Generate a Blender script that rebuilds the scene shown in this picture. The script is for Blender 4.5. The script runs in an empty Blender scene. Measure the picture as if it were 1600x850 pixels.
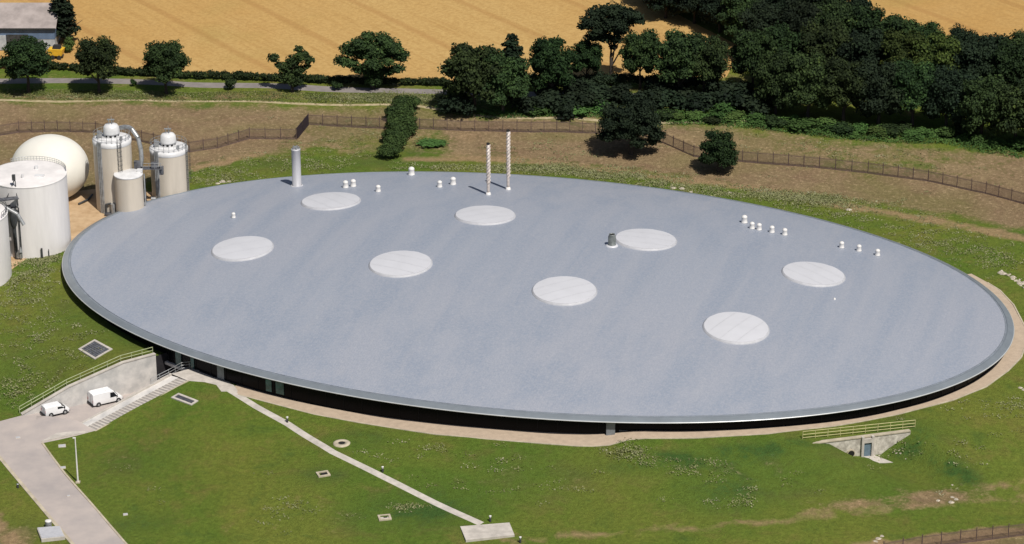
import bpy, bmesh, math, random
import numpy as np
from mathutils import Vector, Matrix
from mathutils.geometry import delaunay_2d_cdt

PI = math.pi
R = math.radians
rnd = random.Random(7)
rng = np.random.default_rng(7)
SC = bpy.context.scene
COL = SC.collection

# ---------------------------------------------------------------- camera
cam = bpy.data.cameras.new('camera')
cam.sensor_width = 36.0
cam.lens = 36.0 * 4350 / 1600
cam.clip_start = 1.0
cam.clip_end = 6000.0
co = bpy.data.objects.new('camera', cam)
COL.objects.link(co)
co.location = (-3.0, -399.344, 175.533)
co.rotation_euler = (R(90 - 22.8), 0, 0)
SC.camera = co

# ---------------------------------------------------------------- sky, sun, exposure
SUN_EL, SUN_AZ = R(57), math.atan2(0.50, -0.866)      # azimuth measured from +y towards +x
w = bpy.data.worlds.new("World")
SC.world = w
w.use_nodes = True
nt = w.node_tree
bg = nt.nodes['Background']
sky = nt.nodes.new('ShaderNodeTexSky')
sky.sky_type = 'NISHITA'
sky.sun_disc = False
sky.sun_elevation = SUN_EL
sky.sun_rotation = SUN_AZ
sky.air_density = 1.0
sky.dust_density = 1.5
nt.links.new(sky.outputs[0], bg.inputs[0])
bg.inputs[1].default_value = 0.052
sl = bpy.data.lights.new('sun', 'SUN')
sl.energy = 4.8
sl.angle = R(0.5)
sl.color = (1.0, 0.95, 0.87)
so = bpy.data.objects.new('sun', sl)
COL.objects.link(so)
sd = Vector((math.sin(SUN_AZ) * math.cos(SUN_EL), math.cos(SUN_AZ) * math.cos(SUN_EL), math.sin(SUN_EL)))
so.rotation_euler = sd.to_track_quat('Z', 'Y').to_euler()
so.location = sd * 300
SC.view_settings.view_transform = 'Standard'
SC.view_settings.look = 'None'
SC.view_settings.exposure = 0.0
SC.view_settings.gamma = 1.0

# ---------------------------------------------------------------- terrain and roof heights
# TERRAIN BEGIN
ELL_C = (-0.93, 6.20)
ELL_A, ELL_B = 76.75, 47.42
ELL_T = math.radians(-16.04)
RIM_Z = 3.0
DOME_H = 4.3
CREASE = 1.45
def ell_pt(t, off=0.0):
    """Point of the eaves ellipse moved outwards by off metres."""
    c, s = math.cos(ELL_T), math.sin(ELL_T)
    x, y = ELL_A * math.cos(t), ELL_B * math.sin(t)
    nx, ny = math.cos(t) / ELL_A, math.sin(t) / ELL_B
    n = math.hypot(nx, ny)
    x += nx / n * off; y += ny / n * off
    return (ELL_C[0] + c * x - s * y, ELL_C[1] + s * x + c * y)
def ell_rho(x, y, off=0.0):
    c, s = math.cos(ELL_T), math.sin(ELL_T)
    dx, dy = x - ELL_C[0], y - ELL_C[1]
    return np.sqrt(((c * dx + s * dy) / (ELL_A + off)) ** 2 + ((-s * dx + c * dy) / (ELL_B + off)) ** 2)
def roof_z(x, y):
    r = ell_rho(np.asarray(x, float), np.asarray(y, float), -CREASE)
    return RIM_Z + 0.38 + DOME_H * (1 - np.minimum(r, 1.0) ** 2) - 60 * np.maximum(r - 1.0, 0)
CTRL = [
 # front of the building, left to right
 (-50.55, -24.47, -0.10), (-46.14, -25.81, -0.10), (-40.64, -29.13, -0.20), (-33.83, -32.41, -0.30), (-26.38, -35.41, -0.30), (-17.72, -39.00, -0.20), (-8.48, -41.90, 0.00),
 (-0.27, -43.45, 0.05), (6.08, -44.57, 0.10), (10.15, -45.19, 0.10), (13.78, -44.76, 1.00), (18.77, -44.76, 1.00), (26.05, -44.35, 1.00), (33.43, -42.91, 1.00),
 (43.02, -40.21, 0.90), (53.00, -35.98, 0.90), (61.56, -31.23, 0.90), (69.36, -23.46, 1.00), (74.49, -14.45, 1.10), (76.02, -5.30, 1.30), (75.17, 6.57, 1.60),
 *[(*ell_pt(t, -5.0), z) for t, z in ((-2.05, -.1), (-1.85, -.3), (-1.65, -.2), (-1.5, 0.0), (-1.38, .1), (-1.15, 1.0), (-.9, 1.0), (-.6, .9), (-.35, .9), (-.1, 1.1), (-2.6, .8), (-2.9, 1.3), (-2.3, .2))],
 # behind the building
 (71.01, 16.15, 2.00), (65.29, 23.61, 2.30), (58.80, 30.71, 2.50), (51.04, 37.99, 2.60), (40.82, 44.88, 2.70), (28.02, 50.73, 2.80), (14.89, 55.72, 2.80),
 (-0.75, 58.89, 2.80), (-14.29, 60.81, 2.80), (-25.57, 60.49, 2.80), (-36.81, 59.80, 2.70), (-47.84, 56.88, 2.60), (-57.50, 52.71, 2.40),
 # tank yard and left berm
 (-63.70, 48.60, 2.20), (-70.60, 42.22, 2.10), (-75.13, 35.70, 2.00), (-77.09, 27.13, 2.00), (-81.28, 20.21, 2.00), (-85.18, 12.39, 1.90), (-90.86, 9.76, 1.90), (-96.28, 39.59, 2.20),
 (-83.73, 42.56, 2.20), (-93.76, 63.28, 2.60), (-76.74, 63.28, 2.60),
 (-76.95, 17.73, 1.90), (-75.09, 10.70, 1.50), (-70.73, 0.90, 1.30), (-64.44, -8.72, 1.20), (-60.75, -14.67, 1.20),
 (-78.18, 6.68, 1.00), (-83.60, 2.51, 0.60), (-81.11, -12.93, -1.20), (-79.10, -25.43, -2.80), (-72.06, -7.38, 0.60), (-72.35, -18.87, -0.60), (-65.87, -16.36, 0.90),
 (-75.12, -28.94, -2.90), (-68.50, -25.26, -0.15), (-65.05, -22.36, 0.70), (-62.44, -20.10, 1.45), (-58.29, -18.05, 1.25),
 # road and lower lawn on the left
 (-76.38, -30.47, -3.00), (-76.69, -39.76, -3.10), (-71.47, -37.79, -3.05), (-67.26, -34.95, -3.00), (-63.69, -35.16, -3.00), (-60.49, -32.99, -2.30), (-57.51, -30.34, -1.60), (-54.49, -27.66, -0.90), (-51.45, -24.93, -0.20),
 (-63.92, -51.72, -3.15), (-68.71, -55.50, -3.20), (-74.69, -51.62, -3.20), (-68.42, -68.32, -3.30), (-55.48, -68.51, -3.20), (-84.11, -39.56, -3.20), (-59.59, -93.16, -3.60), (-78.88, -76.78, -3.50),
 (-50.80, -31.13, -0.60), (-53.32, -42.18, -1.90), (-44.84, -53.96, -2.00), (-34.03, -55.32, -1.30), (-35.00, -42.14, -0.90), (-24.63, -48.23, -0.90), (-37.30, -69.62, -2.60), (-20.13, -69.99, -2.40),
 (-11.87, -55.12, -1.40), (-6.44, -68.56, -2.20), (5.87, -55.12, -1.40), (5.56, -70.18, -2.30), (19.27, -52.99, -0.50), (23.19, -61.96, -1.80), (36.62, -58.38, -1.70), (31.26, -69.99, -2.40),
 (37.56, -47.72, 0.35), (37.30, -50.82, -0.60), (45.09, -44.81, 0.42), (53.72, -41.26, 0.50), (56.96, -44.37, 0.20), (60.40, -45.80, -0.10), (48.45, -69.62, -2.60), (54.16, -59.13, -2.30), (69.62, -45.00, -0.50), (67.68, -57.23, -2.30),
 (65.67, -69.25, -2.80), (67.57, -34.71, 0.60), (72.68, -26.39, 0.80), (82.34, -25.54, 0.40), (86.41, -3.85, 1.20), (75.88, -60.63, -2.50), (-3.00, -93.85, -3.20), (53.53, -93.50, -3.40),
 # banks behind
 (-95.57, 74.22, 3.20), (-78.40, 75.64, 3.30), (-60.01, 66.23, 3.20), (-50.30, 72.66, 3.40), (-40.08, 78.70, 3.80), (-26.22, 76.17, 3.60), (-12.28, 75.49, 3.60), (12.02, 73.59, 3.80),
 (29.19, 63.02, 3.30), (37.63, 60.71, 3.20), (59.07, 54.98, 3.20), (78.20, 45.88, 2.90), (84.02, 41.33, 2.80), (80.50, 20.21, 2.00), (94.28, 38.07, 2.80),
 (-97.24, 84.90, 5.20), (-73.64, 84.61, 5.30), (-50.15, 85.32, 5.30), (-26.56, 84.90, 5.20), (-12.33, 79.50, 5.00), (8.64, 78.46, 5.00), (31.83, 76.73, 5.00), (54.32, 69.83, 4.80), (76.07, 61.80, 4.60),
 (-99.27, 97.00, 5.40), (-63.05, 95.89, 5.40), (-26.91, 93.32, 5.40), (-7.75, 89.69, 5.40), (20.76, 89.69, 5.40), (55.98, 85.82, 5.50), (89.76, 76.18, 5.20),
 (-103.23, 120.77, 6.50), (-53.02, 119.85, 6.80), (-3.00, 119.24, 7.00), (46.91, 118.62, 7.20), (96.69, 118.00, 7.40), (-110.09, 162.09, 8.50), (-3.00, 160.41, 9.00), (103.77, 160.41, 9.00),
 (-700.0, 900.0, 12.0), (700.0, 900.0, 12.0), (-700.0, -300.0, -4.0), (700.0, -300.0, -4.0), (-500.0, 200.0, 4.0), (500.0, 200.0, 4.0),
]
CP = np.array(CTRL)
_S = 100.0
def _phi(r2):
    return np.where(r2 > 1e-12, 0.5 * r2 * np.log(np.maximum(r2, 1e-12)), 0.0)
_P = CP[:, :2] / _S
_n = len(_P)
_K = _phi(((_P[:, None] - _P[None]) ** 2).sum(-1)) + np.eye(_n) * 2e-4
_Q = np.c_[np.ones(_n), _P]
_M = np.block([[_K, _Q], [_Q.T, np.zeros((3, 3))]])
_W = np.linalg.solve(_M, np.r_[CP[:, 2], np.zeros(3)])
# concrete headwall in the front bank: low ground before it, high ground behind
HW_A, HW_B = (39.42, -45.29, 0.25), (53.76, -41.68, 0.40)
HW_U = 0.56
_hd = np.array([HW_B[0] - HW_A[0], HW_B[1] - HW_A[1]]); HW_L = float(np.hypot(*_hd)); _hd = _hd / HW_L
_hn = np.array([_hd[1], -_hd[0]])
def ground_z(x, y, notch=True):
    x = np.atleast_1d(np.asarray(x, float)); y = np.atleast_1d(np.asarray(y, float))
    p = np.c_[x, y] / _S
    out = np.empty(len(p))
    for i in range(0, len(p), 4000):
        q = p[i:i + 4000]
        out[i:i + 4000] = _phi(((q[:, None] - _P[None]) ** 2).sum(-1)) @ _W[:_n] + _W[_n] + q @ _W[_n + 1:]
    if notch:
        u = ((x - HW_A[0]) * _hd[0] + (y - HW_A[1]) * _hd[1]) / HW_L
        v = (x - HW_A[0]) * _hn[0] + (y - HW_A[1]) * _hn[1]
        tent = np.interp(u - np.clip(v, 0, 30) * 0.035, [0.02, 0.16, 0.40, 0.56, 0.70, 0.80, 1.02], [0, .12, .90, 1.0, .98, .62, 0])
        fall = np.clip(1 - np.maximum(v, 0) / 15.0, 0, 1) ** 0.7
        out = out - np.where(v > 0.12, 3.0 * tent * fall, 0.0)
    return out
# TERRAIN END
def gz(x, y):
    return float(ground_z(x, y)[0])

# ---------------------------------------------------------------- materials
def nodes_of(name):
    m = bpy.data.materials.new(name)
    m.use_nodes = True
    n = m.node_tree.nodes; l = m.node_tree.links
    return m, n, l, n['Principled BSDF']
def noise(n, l, vec, scale, detail=4, rough=0.55, dist=0.0):
    t = n.new('ShaderNodeTexNoise')
    t.inputs['Scale'].default_value = scale
    t.inputs['Detail'].default_value = detail
    t.inputs['Roughness'].default_value = rough
    t.inputs['Distortion'].default_value = dist
    l.new(vec, t.inputs['Vector'])
    return t.outputs['Fac']
def ramp(n, l, fac, a, b, lo=0.0, hi=1.0):
    m = n.new('ShaderNodeMapRange')
    m.inputs['From Min'].default_value = a
    m.inputs['From Max'].default_value = b
    m.inputs['To Min'].default_value = lo
    m.inputs['To Max'].default_value = hi
    l.new(fac, m.inputs['Value'])
    return m.outputs['Result']
def math2(n, l, op, a, b):
    m = n.new('ShaderNodeMath'); m.operation = op
    for i, v in enumerate((a, b)):
        if isinstance(v, (int, float)): m.inputs[i].default_value = v
        else: l.new(v, m.inputs[i])
    return m.outputs[0]
def mixc(n, l, fac, a, b):
    m = n.new('ShaderNodeMix'); m.data_type = 'RGBA'
    if isinstance(fac, (int, float)): m.inputs['Factor'].default_value = fac
    else: l.new(fac, m.inputs['Factor'])
    for k, v in (('A', a), ('B', b)):
        s = [i for i in m.inputs if i.name == k and i.type == 'RGBA'][0]
        if isinstance(v, tuple): s.default_value = (*v, 1)
        else: l.new(v, s)
    return [o for o in m.outputs if o.type == 'RGBA'][0]
def bump(n, l, b, h, strength=0.3, dist=0.1):
    k = n.new('ShaderNodeBump')
    k.inputs['Strength'].default_value = strength
    k.inputs['Distance'].default_value = dist
    l.new(h, k.inputs['Height']); l.new(k.outputs[0], b.inputs['Normal'])
def objco(n, sx=1, sy=1, sz=1, rz=0.0, l=None):
    t = n.new('ShaderNodeTexCoord')
    if l is None: return t.outputs['Object']
    m = n.new('ShaderNodeMapping')
    m.inputs['Scale'].default_value = (sx, sy, sz)
    m.inputs['Rotation'].default_value = (0, 0, rz)
    l.new(t.outputs['Object'], m.inputs['Vector'])
    return m.outputs[0]
def rotco(n, l, rz, sx, sy):
    """Object coordinates turned by rz, then stretched."""
    t = n.new('ShaderNodeTexCoord')
    a = n.new('ShaderNodeMapping'); a.inputs['Rotation'].default_value = (0, 0, rz)
    b = n.new('ShaderNodeMapping'); b.inputs['Scale'].default_value = (sx, sy, 1)
    l.new(t.outputs['Object'], a.inputs['Vector']); l.new(a.outputs[0], b.inputs['Vector'])
    return b.outputs[0]
def mat(name, c, rough=0.7, metal=0.0, var=0.12, scale=1.5, c2=None, bmp=0.0, emit=None, streak=False):
    m, n, l, b = nodes_of(name)
    v = objco(n, 1, 1, 0.15 if streak else 1, 0, l)
    f = noise(n, l, v, scale, 5, 0.6)
    d = c2 if c2 else tuple(x * (1 - 2.2 * var) for x in c)
    col = mixc(n, l, ramp(n, l, f, 0.36, 0.66), d, tuple(min(1, x * (1 + var * 0.5)) for x in c))
    l.new(col, b.inputs['Base Color'])
    b.inputs['Roughness'].default_value = rough
    b.inputs['Metallic'].default_value = metal
    if bmp: bump(n, l, b, noise(n, l, v, scale * 6, 4), bmp, 0.05)
    return m

M = {}
def ground_material():
    m, n, l, b = nodes_of('grassland')
    v = objco(n, l=l)
    at_ = lambda a: (lambda k: (setattr(k, 'attribute_name', a), k.outputs['Fac'])[1])(n.new('ShaderNodeAttribute'))
    dry, lush_shade, bare = at_('dry'), at_('lush_shade'), at_('bare')
    big = noise(n, l, v, 0.035, 4, 0.6, 0.6)
    mid = noise(n, l, v, 0.22, 5, 0.65, 0.4)
    fine = noise(n, l, v, 1.6, 5, 0.7)
    tiny = noise(n, l, v, 5.0, 3, 0.7)
    g = mixc(n, l, ramp(n, l, big, 0.38, 0.64), (0.090, 0.142, 0.020), (0.140, 0.160, 0.028))
    g = mixc(n, l, ramp(n, l, mid, 0.50, 0.74, 0, 0.75), g, (0.165, 0.140, 0.040))
    g = mixc(n, l, ramp(n, l, mid, 0.44, 0.24, 0, 0.7), g, (0.055, 0.100, 0.022))
    lu = math2(n, l, 'MULTIPLY', lush_shade, ramp(n, l, math2(n, l, 'ADD', mid, math2(n, l, 'MULTIPLY', fine, 0.4)), 0.55, 0.85))
    g = mixc(n, l, lu, g, (0.047, 0.094, 0.021))
    d = mixc(n, l, ramp(n, l, mid, 0.35, 0.65), (0.200, 0.135, 0.080), (0.240, 0.178, 0.098))
    d = mixc(n, l, ramp(n, l, big, 0.46, 0.66, 0, 0.7), d, (0.150, 0.142, 0.048))
    d = mixc(n, l, ramp(n, l, fine, 0.55, 0.75, 0, 0.65), d, (0.38, 0.28, 0.18))
    k = math2(n, l, 'ADD', dry, math2(n, l, 'MULTIPLY', math2(n, l, 'SUBTRACT', mid, 0.5), 0.9))
    k = math2(n, l, 'ADD', k, math2(n, l, 'MULTIPLY', math2(n, l, 'SUBTRACT', fine, 0.5), 0.5))
    c = mixc(n, l, ramp(n, l, k, 0.35, 0.65), g, d)
    bk = math2(n, l, 'ADD', bare, math2(n, l, 'MULTIPLY', math2(n, l, 'SUBTRACT', mid, 0.5), 1.2))
    c = mixc(n, l, ramp(n, l, bk, 0.22, 0.62, 0, 0.85), c, (0.30, 0.205, 0.115))
    tl = math2(n, l, 'MULTIPLY', ramp(n, l, fine, 0.30, 0.70, 0.72, 1.22), ramp(n, l, tiny, 0.3, 0.7, 0.80, 1.16))
    mm = n.new('ShaderNodeMix'); mm.data_type = 'RGBA'; mm.blend_type = 'MULTIPLY'
    mm.inputs['Factor'].default_value = 1.0
    ins = [i for i in mm.inputs if i.type == 'RGBA']
    l.new(c, ins[0])
    cmb = n.new('ShaderNodeCombineColor')
    for i in range(3): l.new(tl, cmb.inputs[i])
    l.new(cmb.outputs[0], ins[1])
    l.new([o for o in mm.outputs if o.type == 'RGBA'][0], b.inputs['Base Color'])
    b.inputs['Roughness'].default_value = 0.95
    b.inputs['Specular IOR Level'].default_value = 0.1
    bump(n, l, b, math2(n, l, 'ADD', fine, tiny), 0.7, 0.35)
    return m
M['ground'] = ground_material()

def field_material():
    m, n, l, b = nodes_of('ripe_wheat')
    v = objco(n, l=l)
    big = noise(n, l, v, 0.012, 4, 0.6, 0.5)
    mid = noise(n, l, v, 0.09, 5, 0.65)
    vr = rotco(n, l, R(52), 1, 1)
    w_ = n.new('ShaderNodeTexWave'); w_.wave_type = 'BANDS'; w_.bands_direction = 'Y'
    w_.inputs['Scale'].default_value = 0.0185
    w_.inputs['Distortion'].default_value = 1.6
    w_.inputs['Detail'].default_value = 2.0
    w_.inputs['Detail Scale'].default_value = 0.25
    l.new(vr, w_.inputs['Vector'])
    vs = rotco(n, l, R(52), 0.05, 1.1)
    st = noise(n, l, vs, 0.9, 4, 0.6)
    c = mixc(n, l, ramp(n, l, big, 0.35, 0.65), (0.425, 0.255, 0.088), (0.470, 0.322, 0.130))
    c = mixc(n, l, ramp(n, l, mid, 0.45, 0.75, 0, 0.5), c, (0.46, 0.31, 0.125))
    c = mixc(n, l, ramp(n, l, w_.outputs['Fac'], 0.955, 1.0, 0, 0.5), c, (0.32, 0.170, 0.06))
    c = mixc(n, l, ramp(n, l, st, 0.50, 0.75, 0, 0.55), c, (0.34, 0.195, 0.065))
    gr = noise(n, l, v, 0.021, 3, 0.5)
    c = mixc(n, l, ramp(n, l, gr, 0.62, 0.74, 0, 0.45), c, (0.25, 0.215, 0.06))
    f = noise(n, l, v, 1.3, 4, 0.7)
    c = mixc(n, l, ramp(n, l, f, 0.60, 0.35, 0, 0.5), c, (0.30, 0.175, 0.06))
    l.new(c, b.inputs['Base Color'])
    b.inputs['Roughness'].default_value = 0.95
    b.inputs['Specular IOR Level'].default_value = 0.1
    bump(n, l, b, f, 0.5, 0.3)
    return m
M['field'] = field_material()

def roof_material():
    m, n, l, b = nodes_of('ribbed_grey_aluminium')
    v = objco(n, l=l)
    rot = R(-73)
    vs = rotco(n, l, rot, 0.03, 1.0)
    s1 = noise(n, l, vs, 0.45, 4, 0.6)
    vs2 = rotco(n, l, rot, 0.012, 0.22)
    s2 = noise(n, l, vs2, 0.9, 3, 0.55)
    big = noise(n, l, v, 0.02, 3, 0.5, 0.4)
    fine = noise(n, l, v, 2.2, 4, 0.75)
    c = mixc(n, l, ramp(n, l, big, 0.35, 0.65), (0.292, 0.322, 0.385), (0.316, 0.334, 0.388))
    c = mixc(n, l, ramp(n, l, s2, 0.42, 0.62, 0, 0.85), c, (0.245, 0.283, 0.355))
    c = mixc(n, l, ramp(n, l, s1, 0.50, 0.70, 0, 0.4), c, (0.345, 0.355, 0.395))
    c = mixc(n, l, ramp(n, l, fine, 0.40, 0.66, 0, 0.6), c, (0.375, 0.385, 0.425))
    grit = noise(n, l, v, 4.5, 3, 0.8)
    c = mixc(n, l, ramp(n, l, grit, 0.58, 0.40, 0, 0.42), c, (0.215, 0.245, 0.305))

    l.new(c, b.inputs['Base Color'])
    b.inputs['Roughness'].default_value = 0.55
    b.inputs['Metallic'].default_value = 0.10
    w_ = n.new('ShaderNodeTexWave'); w_.bands_direction = 'Y'
    w_.inputs['Scale'].default_value = 0.8
    l.new(rotco(n, l, rot, 1, 1), w_.inputs['Vector'])
    bump(n, l, b, w_.outputs['Fac'], 0.12, 0.03)
    return m
M['roof'] = roof_material()

def leaf_material(name, dark, light, yellow):
    m, n, l, b = nodes_of(name)
    a = n.new('ShaderNodeAttribute'); a.attribute_name = 'tint'
    oi = n.new('ShaderNodeObjectInfo')
    c = mixc(n, l, a.outputs['Fac'], dark, light)
    c = mixc(n, l, ramp(n, l, a.outputs['Fac'], 0.86, 1.0), c, yellow)
    hs = n.new('ShaderNodeHueSaturation')
    l.new(ramp(n, l, oi.outputs['Random'], 0, 1, 0.47, 0.52), hs.inputs['Hue'])
    l.new(ramp(n, l, math2(n, l, 'FRACT', math2(n, l, 'MULTIPLY', oi.outputs['Random'], 7.3), 0), 0, 1, 0.75, 1.5), hs.inputs['Value'])
    l.new(c, hs.inputs['Color'])
    l.new(hs.outputs[0], b.inputs['Base Color'])
    b.inputs['Roughness'].default_value = 0.8
    b.inputs['Specular IOR Level'].default_value = 0.15
    return m
M['leaf'] = leaf_material('broadleaf_foliage', (0.007, 0.015, 0.006), (0.037, 0.066, 0.019), (0.075, 0.115, 0.026))
M['leaf_lit'] = leaf_material('sunlit_tint_foliage', (0.012, 0.024, 0.006), (0.060, 0.090, 0.018), (0.13, 0.16, 0.03))  # brighter leaf colours: sunlight on the crown is put into the tint
M['leaf_dark'] = leaf_material('dark_needle_foliage', (0.005, 0.010, 0.006), (0.018, 0.031, 0.014), (0.032, 0.047, 0.020))
M['leaf_bright'] = leaf_material('bright_shrub_foliage', (0.030, 0.060, 0.016), (0.065, 0.125, 0.030), (0.10, 0.15, 0.04))
M['rough_grass'] = leaf_material('rough_verge_grass', (0.07, 0.095, 0.03), (0.15, 0.16, 0.06), (0.26, 0.23, 0.12))
M['leaf_mid'] = leaf_material('mid_green_foliage', (0.016, 0.034, 0.011), (0.060, 0.105, 0.027), (0.10, 0.145, 0.04))
M['weed'] = leaf_material('pale_weed_leaves', (0.14, 0.18, 0.06), (0.29, 0.31, 0.16), (0.36, 0.37, 0.24))
M['bark'] = mat('bark', (0.055, 0.042, 0.032), 0.9, var=0.2, scale=3, bmp=0.4, streak=True)
M['asphalt'] = mat('old_pale_asphalt', (0.225, 0.20, 0.19), 0.9, var=0.09, scale=0.6, bmp=0.15)
M['drive'] = mat('pale_concrete_roadway', (0.42, 0.365, 0.335), 0.85, var=0.10, scale=0.16, c2=(0.33, 0.295, 0.285), bmp=0.1)
M['track'] = mat('dusty_track', (0.40, 0.33, 0.21), 0.95, var=0.15, scale=0.8, c2=(0.24, 0.20, 0.10), bmp=0.2)
M['gravel'] = mat('tan_gravel', (0.43, 0.34, 0.255), 0.95, var=0.06, scale=1.1, bmp=0.3)
M['sand'] = mat('sandy_yard', (0.46, 0.33, 0.20), 0.95, var=0.12, scale=0.5, c2=(0.36, 0.24, 0.13), bmp=0.2)
M['concrete'] = mat('pale_concrete', (0.50, 0.46, 0.415), 0.85, var=0.10, scale=0.9, bmp=0.1)
M['kerb'] = mat('kerb_concrete', (0.47, 0.41, 0.31), 0.85, var=0.12, scale=0.8)
M['wall_concrete'] = mat('weathered_wall_concrete', (0.60, 0.57, 0.54), 0.85, var=0.12, scale=0.45, c2=(0.42, 0.41, 0.40), bmp=0.15)
M['fascia'] = mat('silver_fascia_metal', (0.235, 0.265, 0.295), 0.38, 0.30, var=0.05, scale=0.4)
M['nose'] = mat('bright_eaves_trim', (0.56, 0.57, 0.58), 0.3, 0.25, var=0.05, scale=0.4)
M['gutter'] = mat('gutter_metal', (0.24, 0.27, 0.31), 0.5, 0.2, var=0.1, scale=0.6)
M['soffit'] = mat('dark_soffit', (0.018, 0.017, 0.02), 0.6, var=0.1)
M['glass'] = mat('dark_tinted_glass', (0.005, 0.005, 0.007), 0.25, var=0.2, scale=0.4)
for _k in ('glass',): M[_k].node_tree.nodes['Principled BSDF'].inputs['Specular IOR Level'].default_value = 0.08
M['glass_teal'] = mat('teal_lit_glass', (0.05, 0.15, 0.145), 0.2, var=0.3, scale=0.6)
M['mullion'] = mat('dark_mullion', (0.010, 0.010, 0.012), 0.6, 0.0)
M['mullion'].node_tree.nodes['Principled BSDF'].inputs['Specular IOR Level'].default_value = 0.1
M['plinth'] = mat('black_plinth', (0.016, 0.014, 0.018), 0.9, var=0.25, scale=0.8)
M['grey_panel'] = mat('grey_steel_panel', (0.20, 0.22, 0.24), 0.5, 0.1)
M['dome_sheet'] = mat('white_rooflight_sheet', (0.53, 0.535, 0.57), 0.5, var=0.02, scale=0.35)
M['joint'] = mat('rooflight_joint', (0.44, 0.445, 0.475), 0.6, var=0.05)
M['white_metal'] = mat('white_painted_metal', (0.74, 0.72, 0.70), 0.4, 0.0, var=0.06, scale=1.2)
M['steel'] = mat('galvanised_steel', (0.42, 0.43, 0.44), 0.4, 0.5, var=0.15, scale=1.5)
M['dark_steel'] = mat('dark_steel', (0.07, 0.075, 0.08), 0.5, 0.3, var=0.2, scale=2)
M['flue_pink'] = mat('buff_flue_steel', (0.56, 0.50, 0.47), 0.5, 0.1, var=0.15, scale=2)
M['silo'] = mat('cream_silo_cladding', (0.56, 0.50, 0.42), 0.5, 0.0, var=0.06, scale=0.6, streak=True)
M['silo_top'] = mat('white_silo_lid', (0.66, 0.66, 0.67), 0.45, 0.0, var=0.08, scale=0.8)
M['sphere'] = mat('cream_membrane', (0.72, 0.70, 0.64), 0.8, 0.0, var=0.04, scale=0.15)
M['tank'] = mat('stained_white_tank', (0.74, 0.71, 0.70), 0.6, 0.0, var=0.07, scale=0.35, streak=True)
M['van'] = mat('white_van_paint', (0.78, 0.78, 0.79), 0.25, 0.0, var=0.02)
M['rubber'] = mat('black_rubber', (0.02, 0.02, 0.022), 0.8)
M['window'] = mat('vehicle_glass', (0.012, 0.014, 0.018), 0.1)
M['red_lens'] = mat('red_lamp_lens', (0.35, 0.02, 0.02), 0.3)
M['clear_lens'] = mat('clear_lamp_lens', (0.6, 0.6, 0.6), 0.15)
M['fence'] = mat('maroon_brown_fence_steel', (0.145, 0.098, 0.088), 0.6, 0.1, var=0.2)
M['rail'] = mat('pale_green_rail', (0.36, 0.40, 0.22), 0.6, 0.0, var=0.1)
M['rail_yellow'] = mat('pale_yellow_rail', (0.50, 0.47, 0.22), 0.6, 0.0, var=0.1)
M['door_blue'] = mat('blue_grey_door', (0.13, 0.19, 0.24), 0.5, 0.0, var=0.1)
M['black_hole'] = mat('black_pipe_inside', (0.008, 0.008, 0.008), 0.9)
M['barn_roof'] = mat('grey_fibre_cement_roof', (0.33, 0.285, 0.27), 0.85, 0.0, var=0.12, scale=0.5)
M['barn_wall'] = mat('blue_grey_barn_cladding', (0.115, 0.175, 0.28), 0.7, 0.0, var=0.12, scale=0.7)
M['barn_low'] = mat('pale_blockwork', (0.42, 0.45, 0.48), 0.8, 0.0, var=0.1)
M['yellow'] = mat('yellow_paint', (0.78, 0.48, 0.04), 0.4, 0.0, var=0.08)
M['grille'] = mat('dark_steel_grating', (0.14, 0.145, 0.165), 0.6, 0.2, var=0.3, scale=1.2)
M['tread'] = mat('worn_grey_tread', (0.34, 0.315, 0.30), 0.9, var=0.1)
M['barm'] = mat('grating_bar', (0.19, 0.195, 0.215), 0.6, 0.2)
M['dark_gate'] = mat('dark_gate_paint', (0.030, 0.020, 0.030), 0.7, var=0.1)
M['head_concrete'] = mat('mottled_headwall_concrete', (0.56, 0.52, 0.46), 0.9, var=0.15, scale=1.6, c2=(0.34, 0.31, 0.27), bmp=0.2)
M['stone'] = mat('pale_rubble', (0.52, 0.46, 0.37), 0.9, 0.0, var=0.25, scale=2)

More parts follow.
